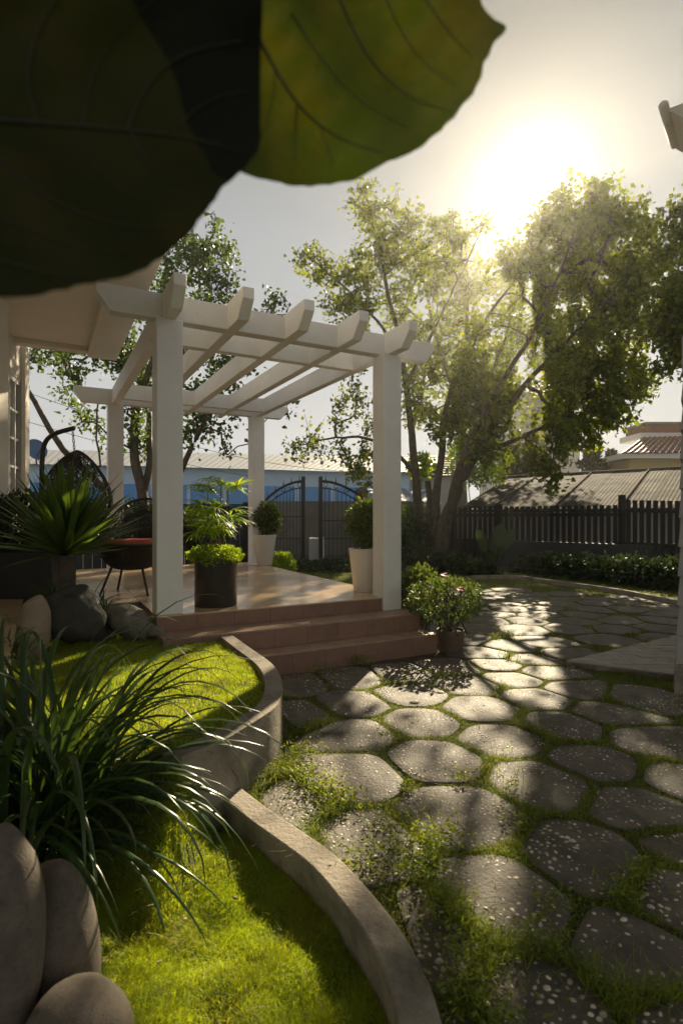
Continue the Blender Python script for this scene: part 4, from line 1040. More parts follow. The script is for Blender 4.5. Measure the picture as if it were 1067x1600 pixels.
# iron gate
def gate_leaf(label, xh, xl, ytop, ylow, Y):
    """xh: pixel of the high meeting stile, xl: pixel of the low hinge side"""
    g = thing('gate_leaf', label, 'gate', W((xh + xl) / 2, 870, Y) * [1, 1, 0], 'two leaves of the arched iron gate')
    X0, X1 = (xl - CX) / F * Y, (xh - CX) / F * Y; zt = H + (CY - ytop) / F * Y; zl = H + (CY - ylow) / F * Y; zb = .10
    def top(t): return zl + (zt - zl) * math.sin(t * math.pi / 2) ** .8
    arc = [(X0 + (X1 - X0) * t, Y, top(t)) for t in np.linspace(0, 1, 14)]
    MB().tube(arc, .035, 6).put('arch', M['black'], g)
    MB().tube([(x, Y, z - .17) for x, y, z in arc], .018, 5).put('inner_arch', M['black'], g)
    MB().box((-.05, -.05, 0), (.05, .05, zt + .12), None, (X1, Y, 0)).put('stile', M['black'], g)
    MB().box((-.04, -.04, 0), (.04, .04, zl + .1), None, (X0, Y, 0)).put('stile', M['black'], g)
    for z_ in (zb, .62, zl - .35): MB().tube([(X0, Y, z_), (X1, Y, z_)], .018, 4).put('rail', M['black'], g)
    n = 12
    for k in range(1, n):
        t = k / n; x = X0 + (X1 - X0) * t; MB().tube([(x, Y, zb), (x, Y, top(t) - .16)], .0105, 4).put('bar', M['black'], g)
    for k in range(5):
        t = (k + .5) / 5; x = X0 + (X1 - X0) * t; z_ = top(t)
        MB().tube([(x, Y, z_), (x, Y, z_ + .16)], [.02, .004], 5).put('spike', M['black'], g)
        z_ -= .085; MB().tube([(x + .05 * math.cos(q), Y, z_ + .05 * math.sin(q)) for q in np.linspace(0, 6.28, 9)], .009, 4, False).put('ring', M['black'], g)
    for k in range(4):
        s = MB(); x = X0 + (X1 - X0) * .5; z_ = .75 + k * .14
        s.tube([(x + (.02 + .014 * q) * math.cos(q * 1.3), Y - .01, z_ + (.02 + .014 * q) * math.sin(q * 1.3)) for q in np.linspace(0, 5, 16)], .008, 4); s.put('scroll', M['black'], g)
gate_leaf('left leaf of the arched iron gate behind the cream planter', 474, 412, 752, 786, 14.0)
gate_leaf('right leaf of the arched iron gate behind the planter by the post', 501, 580, 752, 792, 14.0)

# power lines
for k, (a, b, lab) in enumerate((((40, 612, 20), (640, 742, 26), 'upper thin power cable sagging across the sky behind the pergola'), ((30, 655, 20), (640, 760, 30), 'lower thin power cable crossing above the white roof'))):
    p, q = W(*a), W(*b); pts = [p * (1 - t) + q * t - np.array([0, 0, .8 * math.sin(math.pi * t)]) for t in np.linspace(0, 1, 20)]
    tag(MB().tube(pts, .012, 4).put('power_cable', M['black']), lab, 'cable')

# satellite dish
ds = thing('satellite_dish', 'satellite dish tinted blue for shade, standing above the blue building by the house', 'dish', W(60, 722, 19))
c = W(56, 704, 19); nrm = Vector((.75, -.6, .35)).normalized(); q_ = nrm.to_track_quat('Z', 'Y').to_matrix()
V, n_ = [], 20
prof = [(0, 0), (.12, .01), (.24, .045), (.36, .10)]
for r_, z_ in prof:
    for k in range(n_): V.append(np.array(q_ @ Vector((r_ * math.cos(2 * math.pi * k / n_), r_ * math.sin(2 * math.pi * k / n_) * 1.1, z_))) + c)
MB().add(V, [(i * n_ + k, i * n_ + (k + 1) % n_, (i + 1) * n_ + (k + 1) % n_, (i + 1) * n_ + k) for i in range(3) for k in range(n_)]).put('reflector', M['dish'], ds, smooth=True)
MB().tube([c + [.0, 0, -.1], c + [.05, 0, -.5]], .03, 6).put('mast', M['black'], ds)
MB().tube([c + [.0, 0, -.3], c + np.array(nrm) * .5 + [0, 0, -.1]], .015, 5).put('feed_arm', M['black'], ds)

# ------------------------------------------------------------------ furniture on the terrace
def weave(fn, n, rad, seed, turns=.25):
    """wandering strands on a surface fn(u, v)->point"""
    r_ = np.random.default_rng(seed); mb = MB()
    for k in range(n):
        u, v = r_.uniform(0, 1), r_.uniform(0, 1); a = r_.uniform(0, 6.28); pts = []
        for i in range(9):
            pts.append(fn(u, v)); a += r_.normal(0, .5); u += .035 * math.cos(a); v += .05 * math.sin(a); v = min(max(v, 0), 1)
        mb.tube(pts, rad, 3, False)
    return mb
# hanging egg chair
ec = thing('hanging_egg_chair', 'black woven hanging egg chair on a curved pole stand beside the house', 'chair', W(90, 860, 6.0) * [1, 1, 0] + [0, 0, TZ])
YG = 6.0
MB().tube(chaikin3([W(66, 880, YG), W(66, 800, YG), W(66, 715, YG), W(70, 690, YG), W(85, 677, YG), W(116, 669, YG)]), .026, 8).put('stand_pole', M['black'], ec, smooth=True)
MB().tube([G(40, 905, TZ + .03) * [1, 1, 1], W(66, 880, YG)], .03, 6).put('stand_foot', M['black'], ec)
p, q = W(114, 671, YG), W(117, 706, YG)
for k in range(7):
    c = p + (q - p) * (k + .5) / 7; e = .5 * .036
    ring = [c + np.array([(.009 * math.cos(t)) * (1 if k % 2 else .3), (.009 * math.cos(t)) * (.3 if k % 2 else 1), .021 * math.sin(t)]) for t in np.linspace(0, 2 * math.pi, 9)]
    MB().tube(ring, .0045, 4, False).put('chain_link', M['black'], ec)
ctr = W(120, 765, YG)
def egg(u, v, s=1.0):
    th = u * 2 * math.pi * .72 + math.pi * .36 - math.pi / 2; ph = v * math.pi
    r_ = .37 * max(0, math.sin(math.pi * v ** 1.35)) ** .95; return ctr + np.array([r_ * math.cos(th + 2.2), r_ * math.sin(th + 2.2), .42 * math.cos(ph) + .0])
weave(egg, 480, .0042, 3).put('woven_shell', M['wicker'], ec, kind='stuff')
for u in (0, 1): MB().tube([egg(u, v) for v in np.linspace(.0, 1, 18)], .017, 7).put('rim', M['wicker'], ec, smooth=True)
for u in (.25, .5, .75): MB().tube([egg(u, v) for v in np.linspace(0, 1, 16)], .008, 5).put('rib', M['wicker'], ec)
MB().lathe([(.02, -.33), (.28, -.29), (.31, -.22), (.27, -.16), (.02, -.13)], ctr, 20).put('seat_cushion', M['blackpot'], ec, smooth=True)

# wicker lounge chair with red cushion
cc = G(205, 932, TZ); wc_ = thing('wicker_chair', 'round dark wicker chair with a red cushion on splayed legs behind the left post', 'chair', (cc[0], 5.45, TZ))
cx, cy_, cz = (207 - CX) / F * 5.45, 5.45, TZ
def bowl(u, v):
    th = u * 2 * math.pi; r_ = .05 + .27 * min(1, v * 1.15) ** .6
    back = max(0, math.sin(th)) ** 1.2
    z_ = .24 + .25 * v ** 1.9 + (.46 * back * max(0, (v - .45) / .55) ** .9)
    r2 = r_ + (.10 * back * max(0, (v - .45) / .55))
    return np.array([cx + r2 * math.cos(th), cy_ + r2 * .9 * math.sin(th), cz + z_])
weave(bowl, 900, .0042, 8).put('woven_seat', M['wicker'], wc_, kind='stuff')
MB().tube([bowl(u, 1) for u in np.linspace(0, 1, 40)], .013, 7, False).put('rim', M['wicker'], wc_, smooth=True)
for u in np.linspace(.06, .44, 9): MB().tube([bowl(u, v) for v in np.linspace(0, 1, 10)], .005, 4).put('back_rib', M['wicker'], wc_)
MB().tube([(cx + .24 * math.cos(t), cy_ + .22 * math.sin(t), cz + .44) for t in np.linspace(0, 6.283, 24)], .012, 6, False).put('seat_ring', M['wicker'], wc_)
V = []; prof = [(.01, .435), (.20, .445), (.27, .475), (.275, .505), (.22, .535), (.01, .545)]
MB().lathe(prof, (cx, cy_, cz), 28).put('cushion', M['cushion'], wc_, smooth=True)
for a, b in ((-1, -1), (1, -1), (-1, 1), (1, 1)):
    MB().tube([(cx + a * .12, cy_ + b * .11, cz + .36), (cx + a * .23, cy_ + b * .21, cz)], [.014, .011], 8).put('leg', M['wicker'], wc_, smooth=True)

# ------------------------------------------------------------------ pots and plants
def leafy(parent, name, ctr, rad, n, leaf, m, shell=.5, up=.2, keep=None, wr=(.3, .45), lump=.25):
    d = unit(rng.normal(0, 1, (n, 3))); rr = shell + (1 - shell) * rng.random((n, 1)) ** .6
    lum = 1 + lump * np.array([noise.noise(Vector(v * 2.3) + Vector((ctr[0] * 3, ctr[1], ctr[2]))) for v in d])[:, None]
    p = d * rr * lum * np.array(rad) + np.array(ctr)
    if keep is not None: p = p[keep(p)]
    n = len(p); a = unit(p - np.array(ctr)) + rng.normal(0, .7, (n, 3)); a[:, 2] += up; L = leaf * rng.uniform(.6, 1.3, n)
    V, F_ = leaf_geo(p, a, rng.normal(0, 1, (n, 3)), L, L * rng.uniform(*wr, n))
    return put(name, V, F_, m, parent, kind='stuff')
def stems(parent, base, ctr, rad, n, r0, m, name='stem', spread=.04):
    for k in range(n):
        d = unit(rng.normal(0, 1, 3)); d[2] = abs(d[2]) * .8; q = np.array(ctr) + d * np.array(rad) * .8; b = np.array(base) + np.r_[rng.normal(0, spread, 2), 0]
        mid = (b + q) / 2 + rng.normal(0, .04, 3) + [0, 0, .03]
        MB().tube(chaikin3([b, mid, q]), [r0 * (1 - .7 * t) for t in np.linspace(0, 1, 9)], 5, False).put(name, m, parent, smooth=True)
def pot(parent, c, rt_, rb, h, m, lip=.012, soil=.03, n=40):
    MB().lathe([(rb * .97, 0), (rb, .006), (rt_ - .002, h - .012), (rt_, h - .004), (rt_ - .004, h), (rt_ - lip, h), (rt_ - lip - .002, h - .004), (rt_ - lip - .004, h - soil)], c, n, False).put('pot', m, parent, smooth=True)
    MB().lathe([(rt_ - lip - .003, h - soil - .012), (rt_ - lip - .003, h - soil), (.01, h - soil + .012)], c, 24).put('soil', M['potsoil'], parent, smooth=True)
# charcoal pot with palm and fern skirt
c = np.array([(337.5 - CX) / F * 4.72, 4.72, TZ + .001])
pp = thing('potted_palm', 'tall lime green palm with a ferny skirt in a black cylindrical pot on the terrace', 'potted plant', c)
pot(pp, c, .182, .178, .41, M['blackpot'])
leafy(pp, 'fern_skirt', c + [0, 0, .43], (.235, .235, .085), 5200, .026, M['lime_leaf'], .35, .1, None, (.2, .34), .3)
def fan_leaf(base, az, el, L, n=9, w=.013, m=M['lime_leaf']):
    hub = np.array(base) + L * .45 * np.array([math.cos(el) * math.cos(az), math.cos(el) * math.sin(az), math.sin(el)]); mb = MB()
    mb.tube([base, hub], .003, 4, False)
    for k in range(n):
        aa = az + (k / (n - 1) - .5) * 2.6; ee = el - .15 - .5 * abs(k / (n - 1) - .5) + rng.uniform(-.2, .1)
        V, Fc = arch_leaf(hub, aa, ee, L * rng.uniform(.45, .6) * (1 - .25 * abs(k / (n - 1) - .5)), w, .9, 6, .35, .3)
        mb.add(V, Fc)
    return mb.put('frond', m, pp)
for k in range(9):
    b0_ = c + [rng.normal(0, .035), rng.normal(0, .035), .40]; top = b0_ + [rng.normal(0, .06), rng.normal(0, .05), rng.uniform(.22, .62)]
    if k == 0: top = b0_ + [.02, 0, .62]
    MB().tube([b0_, (b0_ + top) / 2 + rng.normal(0, .008, 3), top], [.008, .006, .004], 6, False).put('cane', M['claypot'], pp, smooth=True)
    for j in range(5):
        f = rng.uniform(.45, 1); fan_leaf(b0_ * (1 - f) + top * f, rng.uniform(0, 6.28), rng.uniform(.1, 1.0), rng.uniform(.30, .42))
# cream planters
def cream(cx_, Y, rt_, rb, h, label, ctr_off, rad, m, n, leaf):
    c = np.array([(cx_ - CX) / F * Y, Y, TZ + .001]); t = thing('cream_planter', label, 'potted plant', c, 'cream tapered planters on the terrace')
    pot(t, c, rt_, rb, h, M['whitepot'], .016, .03)
    cc_ = c + [ctr_off[0], 0, h + ctr_off[1]]
    stems(t, c + [0, 0, h - .02], cc_, rad, 14, .006, M['bark'])
    leafy(t, 'foliage', cc_, rad, n, leaf, m, .35, .3, None, (.25, .4), .35)
cream(411.5, 8.55, .205, .135, .47, 'cream tapered planter with a round juniper like bush by the back post', (.04, .24), (.24, .23, .25), M['shrub_leaf'], 4200, .045)
cream(569, 5.60, .160, .108, .435, 'cream tapered planter with a loose leafy bush beside the right front post', (.06, .27), (.245, .2, .24), M['shrub_leaf'], 3000, .045)
# low shrub beyond terrace edge
c = W(437, 872, 9.4); t = thing('low_shrub', 'small bright low shrub at the far edge of the terrace', 'shrub', c * [1, 1, 0]); leafy(t, 'foliage', c - [0, 0, .12], (.26, .2, .22), 1300, .06, M['lime_leaf']); stems(t, c * [1, 1, 0], c, (.15, .15, .1), 6, .008, M['bark'])
# rose bush in a clay pot
c = np.array([(704 - CX) / F * 4.9, 4.9, .0]); rose = thing('potted_rose_bush', 'flowering bush with two pink blooms in a brown pot beside the lowest step', 'potted plant', c)
pot(rose, c, .127, .10, .20, M['claypot'], .012, .02)
cc_ = c + [-.045, .03, .46]
stems(rose, c + [0, 0, .17], cc_, (.30, .22, .24), 22, .009, M['bark'])
leafy(rose, 'foliage', cc_, (.35, .25, .195), 1900, .034, M['shrub_leaf'], .6, .2, lambda p: (p[:, 2] > .26))
for x, y in ((694, 899), (718, 921)):
    f = W(x, y, 4.70); mb = MB()
    for k in range(9):
        V, Fc = arch_leaf(f, k * .7, 1.0 - .12 * k, .040, .017, .9, 4, .6, .3); mb.add(V, Fc)
    mb.put('bloom', M['pink'], rose)
c = np.array([(655 - CX) / F * 5.55, 5.55, 0]); t = thing('border_shrub', 'bright leafy shrub growing between the right post and the potted bush', 'shrub', c)
leafy(t, 'foliage', c + [-.02, 0, .44], (.24, .24, .28), 2100, .042, M['shrub_leaf'], .4); stems(t, c, c + [0, 0, .4], (.2, .2, .2), 12, .008, M['bark'])

# spiky yucca on the left
c = np.array([(98 - CX) / F * 4.25, 4.25, 0]); hub = W(104, 868, 4.25)
yu = thing('yucca', 'spiky dark green yucca with stiff sword leaves beside the terrace edge', 'plant', (hub[0], 4.25, .25))
MB().tube([(hub[0], 4.25, .2), (hub[0], 4.25, hub[2])], [.07, .055], 10).put('stem', M['bark'], yu, smooth=True)
for k in range(150):
    az = k * 2.399 + rng.uniform(-.2, .2); f = k / 150; el = 1.5 - 1.35 * f ** .95 + rng.uniform(-.12, .12)
    V, Fc = arch_leaf(hub + [0, 0, .10 * (1 - f)], az, el, rng.uniform(.52, .72), rng.uniform(.020, .032), rng.uniform(.05, .35), 7, .35, .45)
    put('leaf', V, Fc, M['sword_leaf'], yu, smooth=True)
# dark planter with hedge left of the yucca
hp = W(28, 900, 4.9); t = thing('box_planter', 'dark square planter with a clipped dark hedge against the house pillar', 'planter', hp * [1, 1, 0])
MB().box((-.35, -.2, -.1), (.42, .22, .90), None, hp * [1, 1, 0]).put('box', M['blackpot'], t, bevel=.01)
leafy(t, 'foliage', hp * [1, 1, 0] + [0.0, 0, 1.13], (.42, .26, .27), 3200, .045, M['dark_leaf'], .4)

# big strap leaved plant in the left foreground
base = np.array([-1.06, 1.93, -.05]); sp = thing('strap_leaf_plant', 'large clump of arching dark green strap leaves in the left foreground', 'plant', base)
k_ = 0
for k in range(190):
    az = rng.uniform(0, 2 * math.pi); f = rng.random()
    if k % 9 == 0: az = rng.uniform(-1.3, .9)
    el = rng.uniform(.75, 1.5); L = rng.uniform(.55, 1.0) * (1.0 if math.cos(az) > -.3 else .85); dr = rng.uniform(1.4, 3.4)
    b0_ = base + np.r_[rng.normal(0, .055, 2), rng.uniform(0, .1)]
    if k % 9 == 0: L = rng.uniform(.75, 1.05); el = rng.uniform(.6, 1.25); dr = rng.uniform(1.7, 2.7)
    V, Fc = arch_leaf(b0_, az, el, L, rng.uniform(.007, .0145), dr, 14, .3, .45, rng.uniform(-.6, .6), rng.uniform(1.1, 1.9))
    put('leaf', V, Fc, M['strap_leaf'], sp, smooth=True)
for (x, y, lean) in ((245, 905, .3), (195, 925, -.1), (150, 985, -.2), (62, 985, .1)):     # a few upright ones
    tip = W(x, y, 1.95); d = tip - base; L = np.linalg.norm(d) * 1.03
    V, Fc = arch_leaf(base, math.atan2(d[1], d[0]), math.asin(d[2] / np.linalg.norm(d)) + .25, L, .010, .5, 12, .3, .4); put('leaf', V, Fc, M['strap_leaf'], sp, smooth=True)
for k in range(105):          # taller inner leaves
    az = rng.uniform(0, 6.28) if k % 3 else rng.uniform(1.6, 4.6); V, Fc = arch_leaf(base + np.r_[rng.normal(0, .07, 2), 0], az, rng.uniform(1.15, 1.54), rng.uniform(.90, 1.38), rng.uniform(.010, .017), rng.uniform(2.0, 3.4), 16, .3, .45, rng.uniform(-.7, .7), rng.uniform(1.6, 2.6))
    put('leaf', V, Fc, M['strap_leaf'], sp, smooth=True)
for k in range(90):          # short dark inner leaves
    az = rng.uniform(0, 6.28); V, Fc = arch_leaf(base + np.r_[rng.normal(0, .1, 2), 0], az, rng.uniform(.7, 1.5), rng.uniform(.25, .5), .011, rng.uniform(.6, 1.8), 8, .3, .4)
    put('leaf', V, Fc, M['sword_leaf'], sp, smooth=True)
# darker undergrowth behind the clump at the left edge
t = thing('undergrowth_clump', 'dark bushy undergrowth at the left edge behind the smooth boulders', 'plant', (-1.35, 1.95, -.05))
leafy(t, 'foliage', (-1.40, 1.95, .22), (.26, .3, .30), 2600, .05, M['dark_leaf'], .2)
# blue cloth and stake
t = G(222, 1296, -.04); mb = MB()
for k in range(5):
    V, Fc = arch_leaf(t + [rng.uniform(-.01, .01), 0, .0], k * 1.3, rng.uniform(.4, 1.3), .06, .016, .8, 5, .5, .5); mb.add(V, Fc)
tag(mb.put('blue_cloth', M['bluecloth']), 'crumpled scrap of dark blue cloth lying on the lower lawn', 'cloth')
p = G(205, 1283, -.05); tag(MB().tube([p, p + [.0, 0, .05]], .004, 6).put('wooden_stake', M['wood']), 'short pale wooden stake stuck in the lower lawn', 'stake')

# ------------------------------------------------------------------ rocks
def rock(name, label, c, rad, m, rotz=0, tilt=(0, 0), lump=.12, fr=1.6, seed=0, group=None, sub=4, cat='rock'):
    bm = bmesh.new(); bmesh.ops.create_icosphere(bm, subdivisions=sub, radius=1)
    for v in bm.verts:
        p = v.co.copy(); k = 1 + lump * noise.noise(p * fr + Vector((seed, 0, 0))) + lump * .35 * noise.noise(p * fr * 3 + Vector((0, seed, 0))) + lump * .16 * noise.noise(p * fr * 8 + Vector((0, seed, 0)))
        v.co = Vector((p.x * rad[0], p.y * rad[1], p.z * rad[2])) * k
    me = bpy.data.meshes.new(name); bm.to_mesh(me); bm.free(); me.materials.append(m)
    for p in me.polygons: p.use_smooth = True
    o = bpy.data.objects.new(name, me); col.objects.link(o); o.location = tuple(c); o.rotation_euler = (tilt[0], tilt[1], rotz)
    return tag(o, label, cat, group)
rock('smooth_boulder', 'tall smooth grey boulder cut off by the lower left edge', W(-8, 1490, 1.22) , (.100, .09, .285), M['boulder'], .2, (0, .05), .05, 1.2, 1, 'three smooth boulders in the corner')
rock('smooth_boulder', 'rounded smooth boulder in the middle of the three corner boulders', W(88, 1500, 1.36), (.105, .09, .245), M['boulder'], -.2, (0, -.05), .05, 1.2, 5, 'three smooth boulders in the corner')
rock('smooth_boulder', 'lowest smooth boulder lying at the bottom edge beside the lawn', W(118, 1640, 1.20), (.125, .12, .135), M['boulder'], 0, (0, 0), .05, 1.2, 9, 'three smooth boulders in the corner')
rock('brown_rock', 'upright rounded brown rock beside the porch ledge', W(52, 985, 3.7), (.115, .10, .235), M['rock_brown'], .2, (0, .12), .12, 1.3, 3)
rock('dark_rock', 'large dark rough boulder under the yucca', W(112, 960, 3.95), (.22, .18, .20), M['rock_dark'], .4, (0, 0), .25, 1.3, 7)
rock('dark_rock', 'low dark rock in the shade beside the ridged grey rock', W(150, 985, 4.25), (.16, .14, .13), M['rock_dark'], .4, (0, 0), .25, 1.3, 17)
tr = thing('ridged_rock', 'grey humped rock with a low nose pointing at the steps, turtle shaped', 'rock', G(212, 1002, .26))
def lump_mesh(c, rad, seed, ridge=0, rot=0):
    bm = bmesh.new(); bmesh.ops.create_icosphere(bm, subdivisions=4, radius=1)
    cr, sr = math.cos(rot), math.sin(rot)
    for v in bm.verts:
        p = v.co.copy(); k = 1 + .16 * noise.noise(p * 1.7 + Vector((seed, 0, 0))) + .06 * noise.noise(p * 5 + Vector((0, seed, 0)))
        k -= ridge * max(0, math.cos(p.x * 9)) ** 6
        x, y, z_ = p.x * rad[0] * k, p.y * rad[1] * k, p.z * rad[2] * k
        v.co = Vector((x * cr - z_ * sr + c[0], y + c[1], x * sr + z_ * cr + c[2]))
    V = [tuple(v.co) for v in bm.verts]; Fc = [tuple(q.index for q in f.verts) for f in bm.faces]; bm.free(); return V, Fc
V, Fc = lump_mesh(W(203, 972, 4.22), (.20, .13, .115), 4, .05, -.5); put('hump', V, Fc, M['rock'], tr, smooth=True)
V, Fc = lump_mesh(W(243, 987, 4.20), (.075, .06, .045), 6, 0, -.1); put('nose', V, Fc, M['rock'], tr, smooth=True)

# ------------------------------------------------------------------ planting along the fence
def shrub(name, label, px, py, Y, rx, rz, m, n, leaf, group=None, ry=None, cat='shrub'):
    c = W(px, py, Y); t = thing(name, label, cat, c * [1, 1, 0], group)
    leafy(t, 'foliage', c, (rx, ry or rx * .8, rz), n, leaf, m, .3, .2, lambda p: p[:, 2] > 0.0, (.28, .42), .45)
    stems(t, c * [1, 1, 0], c, (rx * .6, rx * .5, rz * .5), 5, .012, M['bark']); return t
hl = ['dark low hedge shrub nearest the banana like plant', 'dark low hedge shrub second from the banana like plant', 'dark low hedge shrub in the middle of the shaded bed', 'dark low hedge shrub under the tall fence post', 'dark low hedge shrub with pale purple flowers', 'dark low hedge shrub beside the sided house corner', 'dark shrub at the very end of the hedge bed']
for k, (px, py, Y, rx) in enumerate(((832, 892, 11.6, .5), (872, 890, 11.0, .55), (915, 892, 10.5, .55), (958, 896, 10.0, .55), (1000, 898, 9.6, .5), (1040, 902, 9.2, .5), (1085, 905, 8.8, .5))):
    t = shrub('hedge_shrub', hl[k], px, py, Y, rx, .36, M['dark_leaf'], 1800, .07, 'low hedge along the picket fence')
    if k == 3:
        for q in range(3):
            f = W(962 + q * 6, 876 + q * 2, 9.7); mb = MB()
            for z_ in range(6): V, Fc = arch_leaf(f, z_ * 1.05, .6, .035, .014, .6, 3, .6, .3); mb.add(V, Fc)
            mb.put('bloom', M['lilac'], t)
sh = ['dark shrub left of the big tree trunk', 'dark shrub growing at the foot of the big tree', 'low dark plant right of the tree foot', 'mid green bush between the post and the tree trunk', 'ground level dark bush below the gate']
for k, (px, py, Y, rx, rz, m) in enumerate(((650, 860, 12.8, .55, .8, 'dark_leaf'), (705, 885, 11.5, .5, .3, 'dark_leaf'), (745, 892, 11.3, .45, .2, 'dark_leaf'), (640, 820, 15.5, .7, .6, 'shrub_leaf'), (500, 886, 12.2, .9, .16, 'dark_leaf'))):
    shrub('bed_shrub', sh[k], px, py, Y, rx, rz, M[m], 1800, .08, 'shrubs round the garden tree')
shrub('sunlit_shrub', 'bright yellow green bush glowing behind the tree trunks', 745, 715, 17.5, 1.0, 1.0, M['lime_leaf'], 3200, .11)
shrub('sunlit_shrub', 'small bright sprig of leaves left of the tree trunks', 656, 728, 16.5, .42, .38, M['lime_leaf'], 700, .11)
bs = ['dark bush behind the wicker chair', 'dark bush behind the black potted palm', 'dark bush behind the egg chair']
for k, (px, py, Y, rx, rz) in enumerate(((215, 820, 10.6, .7, .5), (300, 830, 10.6, .7, .35), (95, 815, 10.4, .9, .5))):
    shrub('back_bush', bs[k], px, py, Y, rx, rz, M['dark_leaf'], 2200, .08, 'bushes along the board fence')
cl = ['pointed conifer left of the white house wall', 'tallest pointed conifer before the white house', 'pointed conifer right of the white house wall', 'small conifer at the end of the shed roof']
for k, (px, py, w_, top) in enumerate(((800, 745, 1.0, 700), (830, 745, 1.1, 678), (925, 745, 1.3, 690), (955, 748, 1.0, 706))):
    Y = 27; c = W(px, 775, Y); zt = H + (CY - top) / F * Y; t = thing('conifer', cl[k], 'tree', c * [1, 1, 0], 'conifers before the white house')
    MB().tube([c * [1, 1, 0], c * [1, 1, 0] + [0, 0, zt * .9]], [.15, .03], 6).put('trunk', M['bark'], t)
    n = 2600; f = rng.random(n) ** 1.3; z_ = .6 + (zt - .6) * f; r_ = w_ * (1 - f) ** .7 * np.sqrt(rng.random(n)) * (1 + .3 * np.sin(z_ * 9)); a_z = rng.uniform(0, 6.28, n)
    p = np.stack([c[0] + r_ * np.cos(a_z), c[1] + r_ * np.sin(a_z), z_], 1); a = np.stack([np.cos(a_z), np.sin(a_z), rng.uniform(.2, 1.4, n)], 1)
    V, F_ = leaf_geo(p, a, rng.normal(0, 1, (n, 3)), rng.uniform(.18, .34, n), rng.uniform(.04, .08, n)); put('crown', V, F_, M['conifer'], t, kind='stuff')
# banana like plant
c = W(772, 890, 11.2) * [1, 1, 0]; t = thing('banana_plant', 'broad leaved banana like plant standing in front of the picket fence', 'plant', c)
def paddle(base, tip, w, m, name='leaf'):
    base, tip = np.array(base), np.array(tip); mid0 = base + (tip - base) * .45
    MB().tube([base, mid0 + [0, 0, .03]], .014, 5, False).put('stalk', m, t, smooth=True)
    P = [mid0 + (tip - mid0) * s + [0, 0, .03 - .08 * s * s] for s in np.linspace(0, 1, 9)]
    wid = [w * max(.03, math.sin(math.pi * min(1, s * .93 + .04))) ** .6 for s in np.linspace(0, 1, 9)]
    side = unit(np.cross(tip - base, np.array([.35, 1, .1]))); V, Fc = ribbon(P, wid, side, .2); put(name, V, Fc, m, t, smooth=True)
for (x, y, w, m, dY) in ((745, 823, .10, 'dark_leaf', 0), (783, 815, .15, 'dark_leaf', 0), (803, 822, .10, 'dark_leaf', .2), (764, 856, .07, 'dark_leaf', -.1), (790, 846, .09, 'dark_leaf', .3), (772, 838, .10, 'dark_leaf', .3)):
    paddle(c + [rng.uniform(-.05, .05), 0, 0], W(x, y, 11.2 + dY), w, M[m])

# ------------------------------------------------------------------ big leaves overhead
bt = thing('broad_leaf_tree', 'huge dark broad leaves hanging over the top left corner close to the viewer', 'tree', (-.75, .30, 0))
MB().tube(chaikin3([(-.75, .30, -.1), (-.78, .28, .9), (-.70, .33, 1.75), (-.60, .40, 2.3)]), [.04, .026], 10).put('trunk', M['bark'], bt, smooth=True)
MB().tube(chaikin3([(-.66, .36, 2.0), (-.40, .45, 2.02), (-.1, .52, 2.0), (.18, .56, 1.98)]), .012, 8).put('branch', M['bark'], bt, smooth=True)
def big_leaf(outline, Yf, m, veins, step=16, th=.0012, petiole=None):
    ol = chaikin(outline, 2); ol = [(x + 4.5 * noise.noise(Vector((x * .045, y * .045, 3))), y + 4.5 * noise.noise(Vector((x * .045, y * .045, 9)))) for x, y in ol]; P2, fc = fill(ol, step)
    V = np.array([W(x, y, Yf(x, y)) for x, y in P2])
    o = put('leaf', V, fc, m, bt, smooth=True); 
    for ln_, r0, r1 in veins:
        L = chaikin(ln_, 2, False); k = len(L)
        MB().tube([W(x, y, Yf(x, y) - .0012) for x, y in L], [r0 + (r1 - r0) * i / (k - 1) for i in range(k)], 6).put('vein', M['vein_shaded'] if m == M['under_shaded'] else M['vein'], o, smooth=True)
    if petiole: MB().tube(chaikin3([W(*petiole[0], Yf(*petiole[0])), petiole[1], petiole[2]]), .0035, 7).put('petiole', M['vein'], o, smooth=True)
    return o
def Y1(x, y): return .44 + .00022 * (x - 200) * .3 + .03 * math.cos((y - 190) / 140) + .004 * math.sin(x / 37) * math.cos(y / 31)
def Y2(x, y): return .53 + .00006 * (x - 400) + .03 * math.cos((x - 560) / 130) * .6 + .006 * math.sin((x + y) / 26) + .010 * math.sin((x * .85 - y * .5) / 34)
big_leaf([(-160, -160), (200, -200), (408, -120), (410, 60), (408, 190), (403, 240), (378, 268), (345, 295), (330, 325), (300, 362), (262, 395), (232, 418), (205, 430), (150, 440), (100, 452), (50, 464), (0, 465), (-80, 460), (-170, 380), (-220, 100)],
         Y1, M['under_shaded'], [([(-160, 175), (0, 188), (100, 195), (200, 203), (290, 214), (345, 228)], 0.0028, 0.0010),
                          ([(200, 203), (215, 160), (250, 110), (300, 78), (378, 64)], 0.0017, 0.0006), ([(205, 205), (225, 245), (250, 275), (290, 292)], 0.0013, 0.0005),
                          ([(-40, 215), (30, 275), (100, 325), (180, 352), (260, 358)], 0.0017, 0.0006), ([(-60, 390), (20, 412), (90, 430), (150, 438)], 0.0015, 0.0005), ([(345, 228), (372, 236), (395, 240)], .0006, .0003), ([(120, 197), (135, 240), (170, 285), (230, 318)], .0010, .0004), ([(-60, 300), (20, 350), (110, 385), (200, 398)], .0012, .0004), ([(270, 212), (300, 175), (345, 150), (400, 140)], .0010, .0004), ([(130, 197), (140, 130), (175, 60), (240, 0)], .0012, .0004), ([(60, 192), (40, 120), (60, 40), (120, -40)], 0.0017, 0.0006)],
         petiole=((-160, 175), (-.45, .42, 1.72), (-.52, .43, 2.0)))
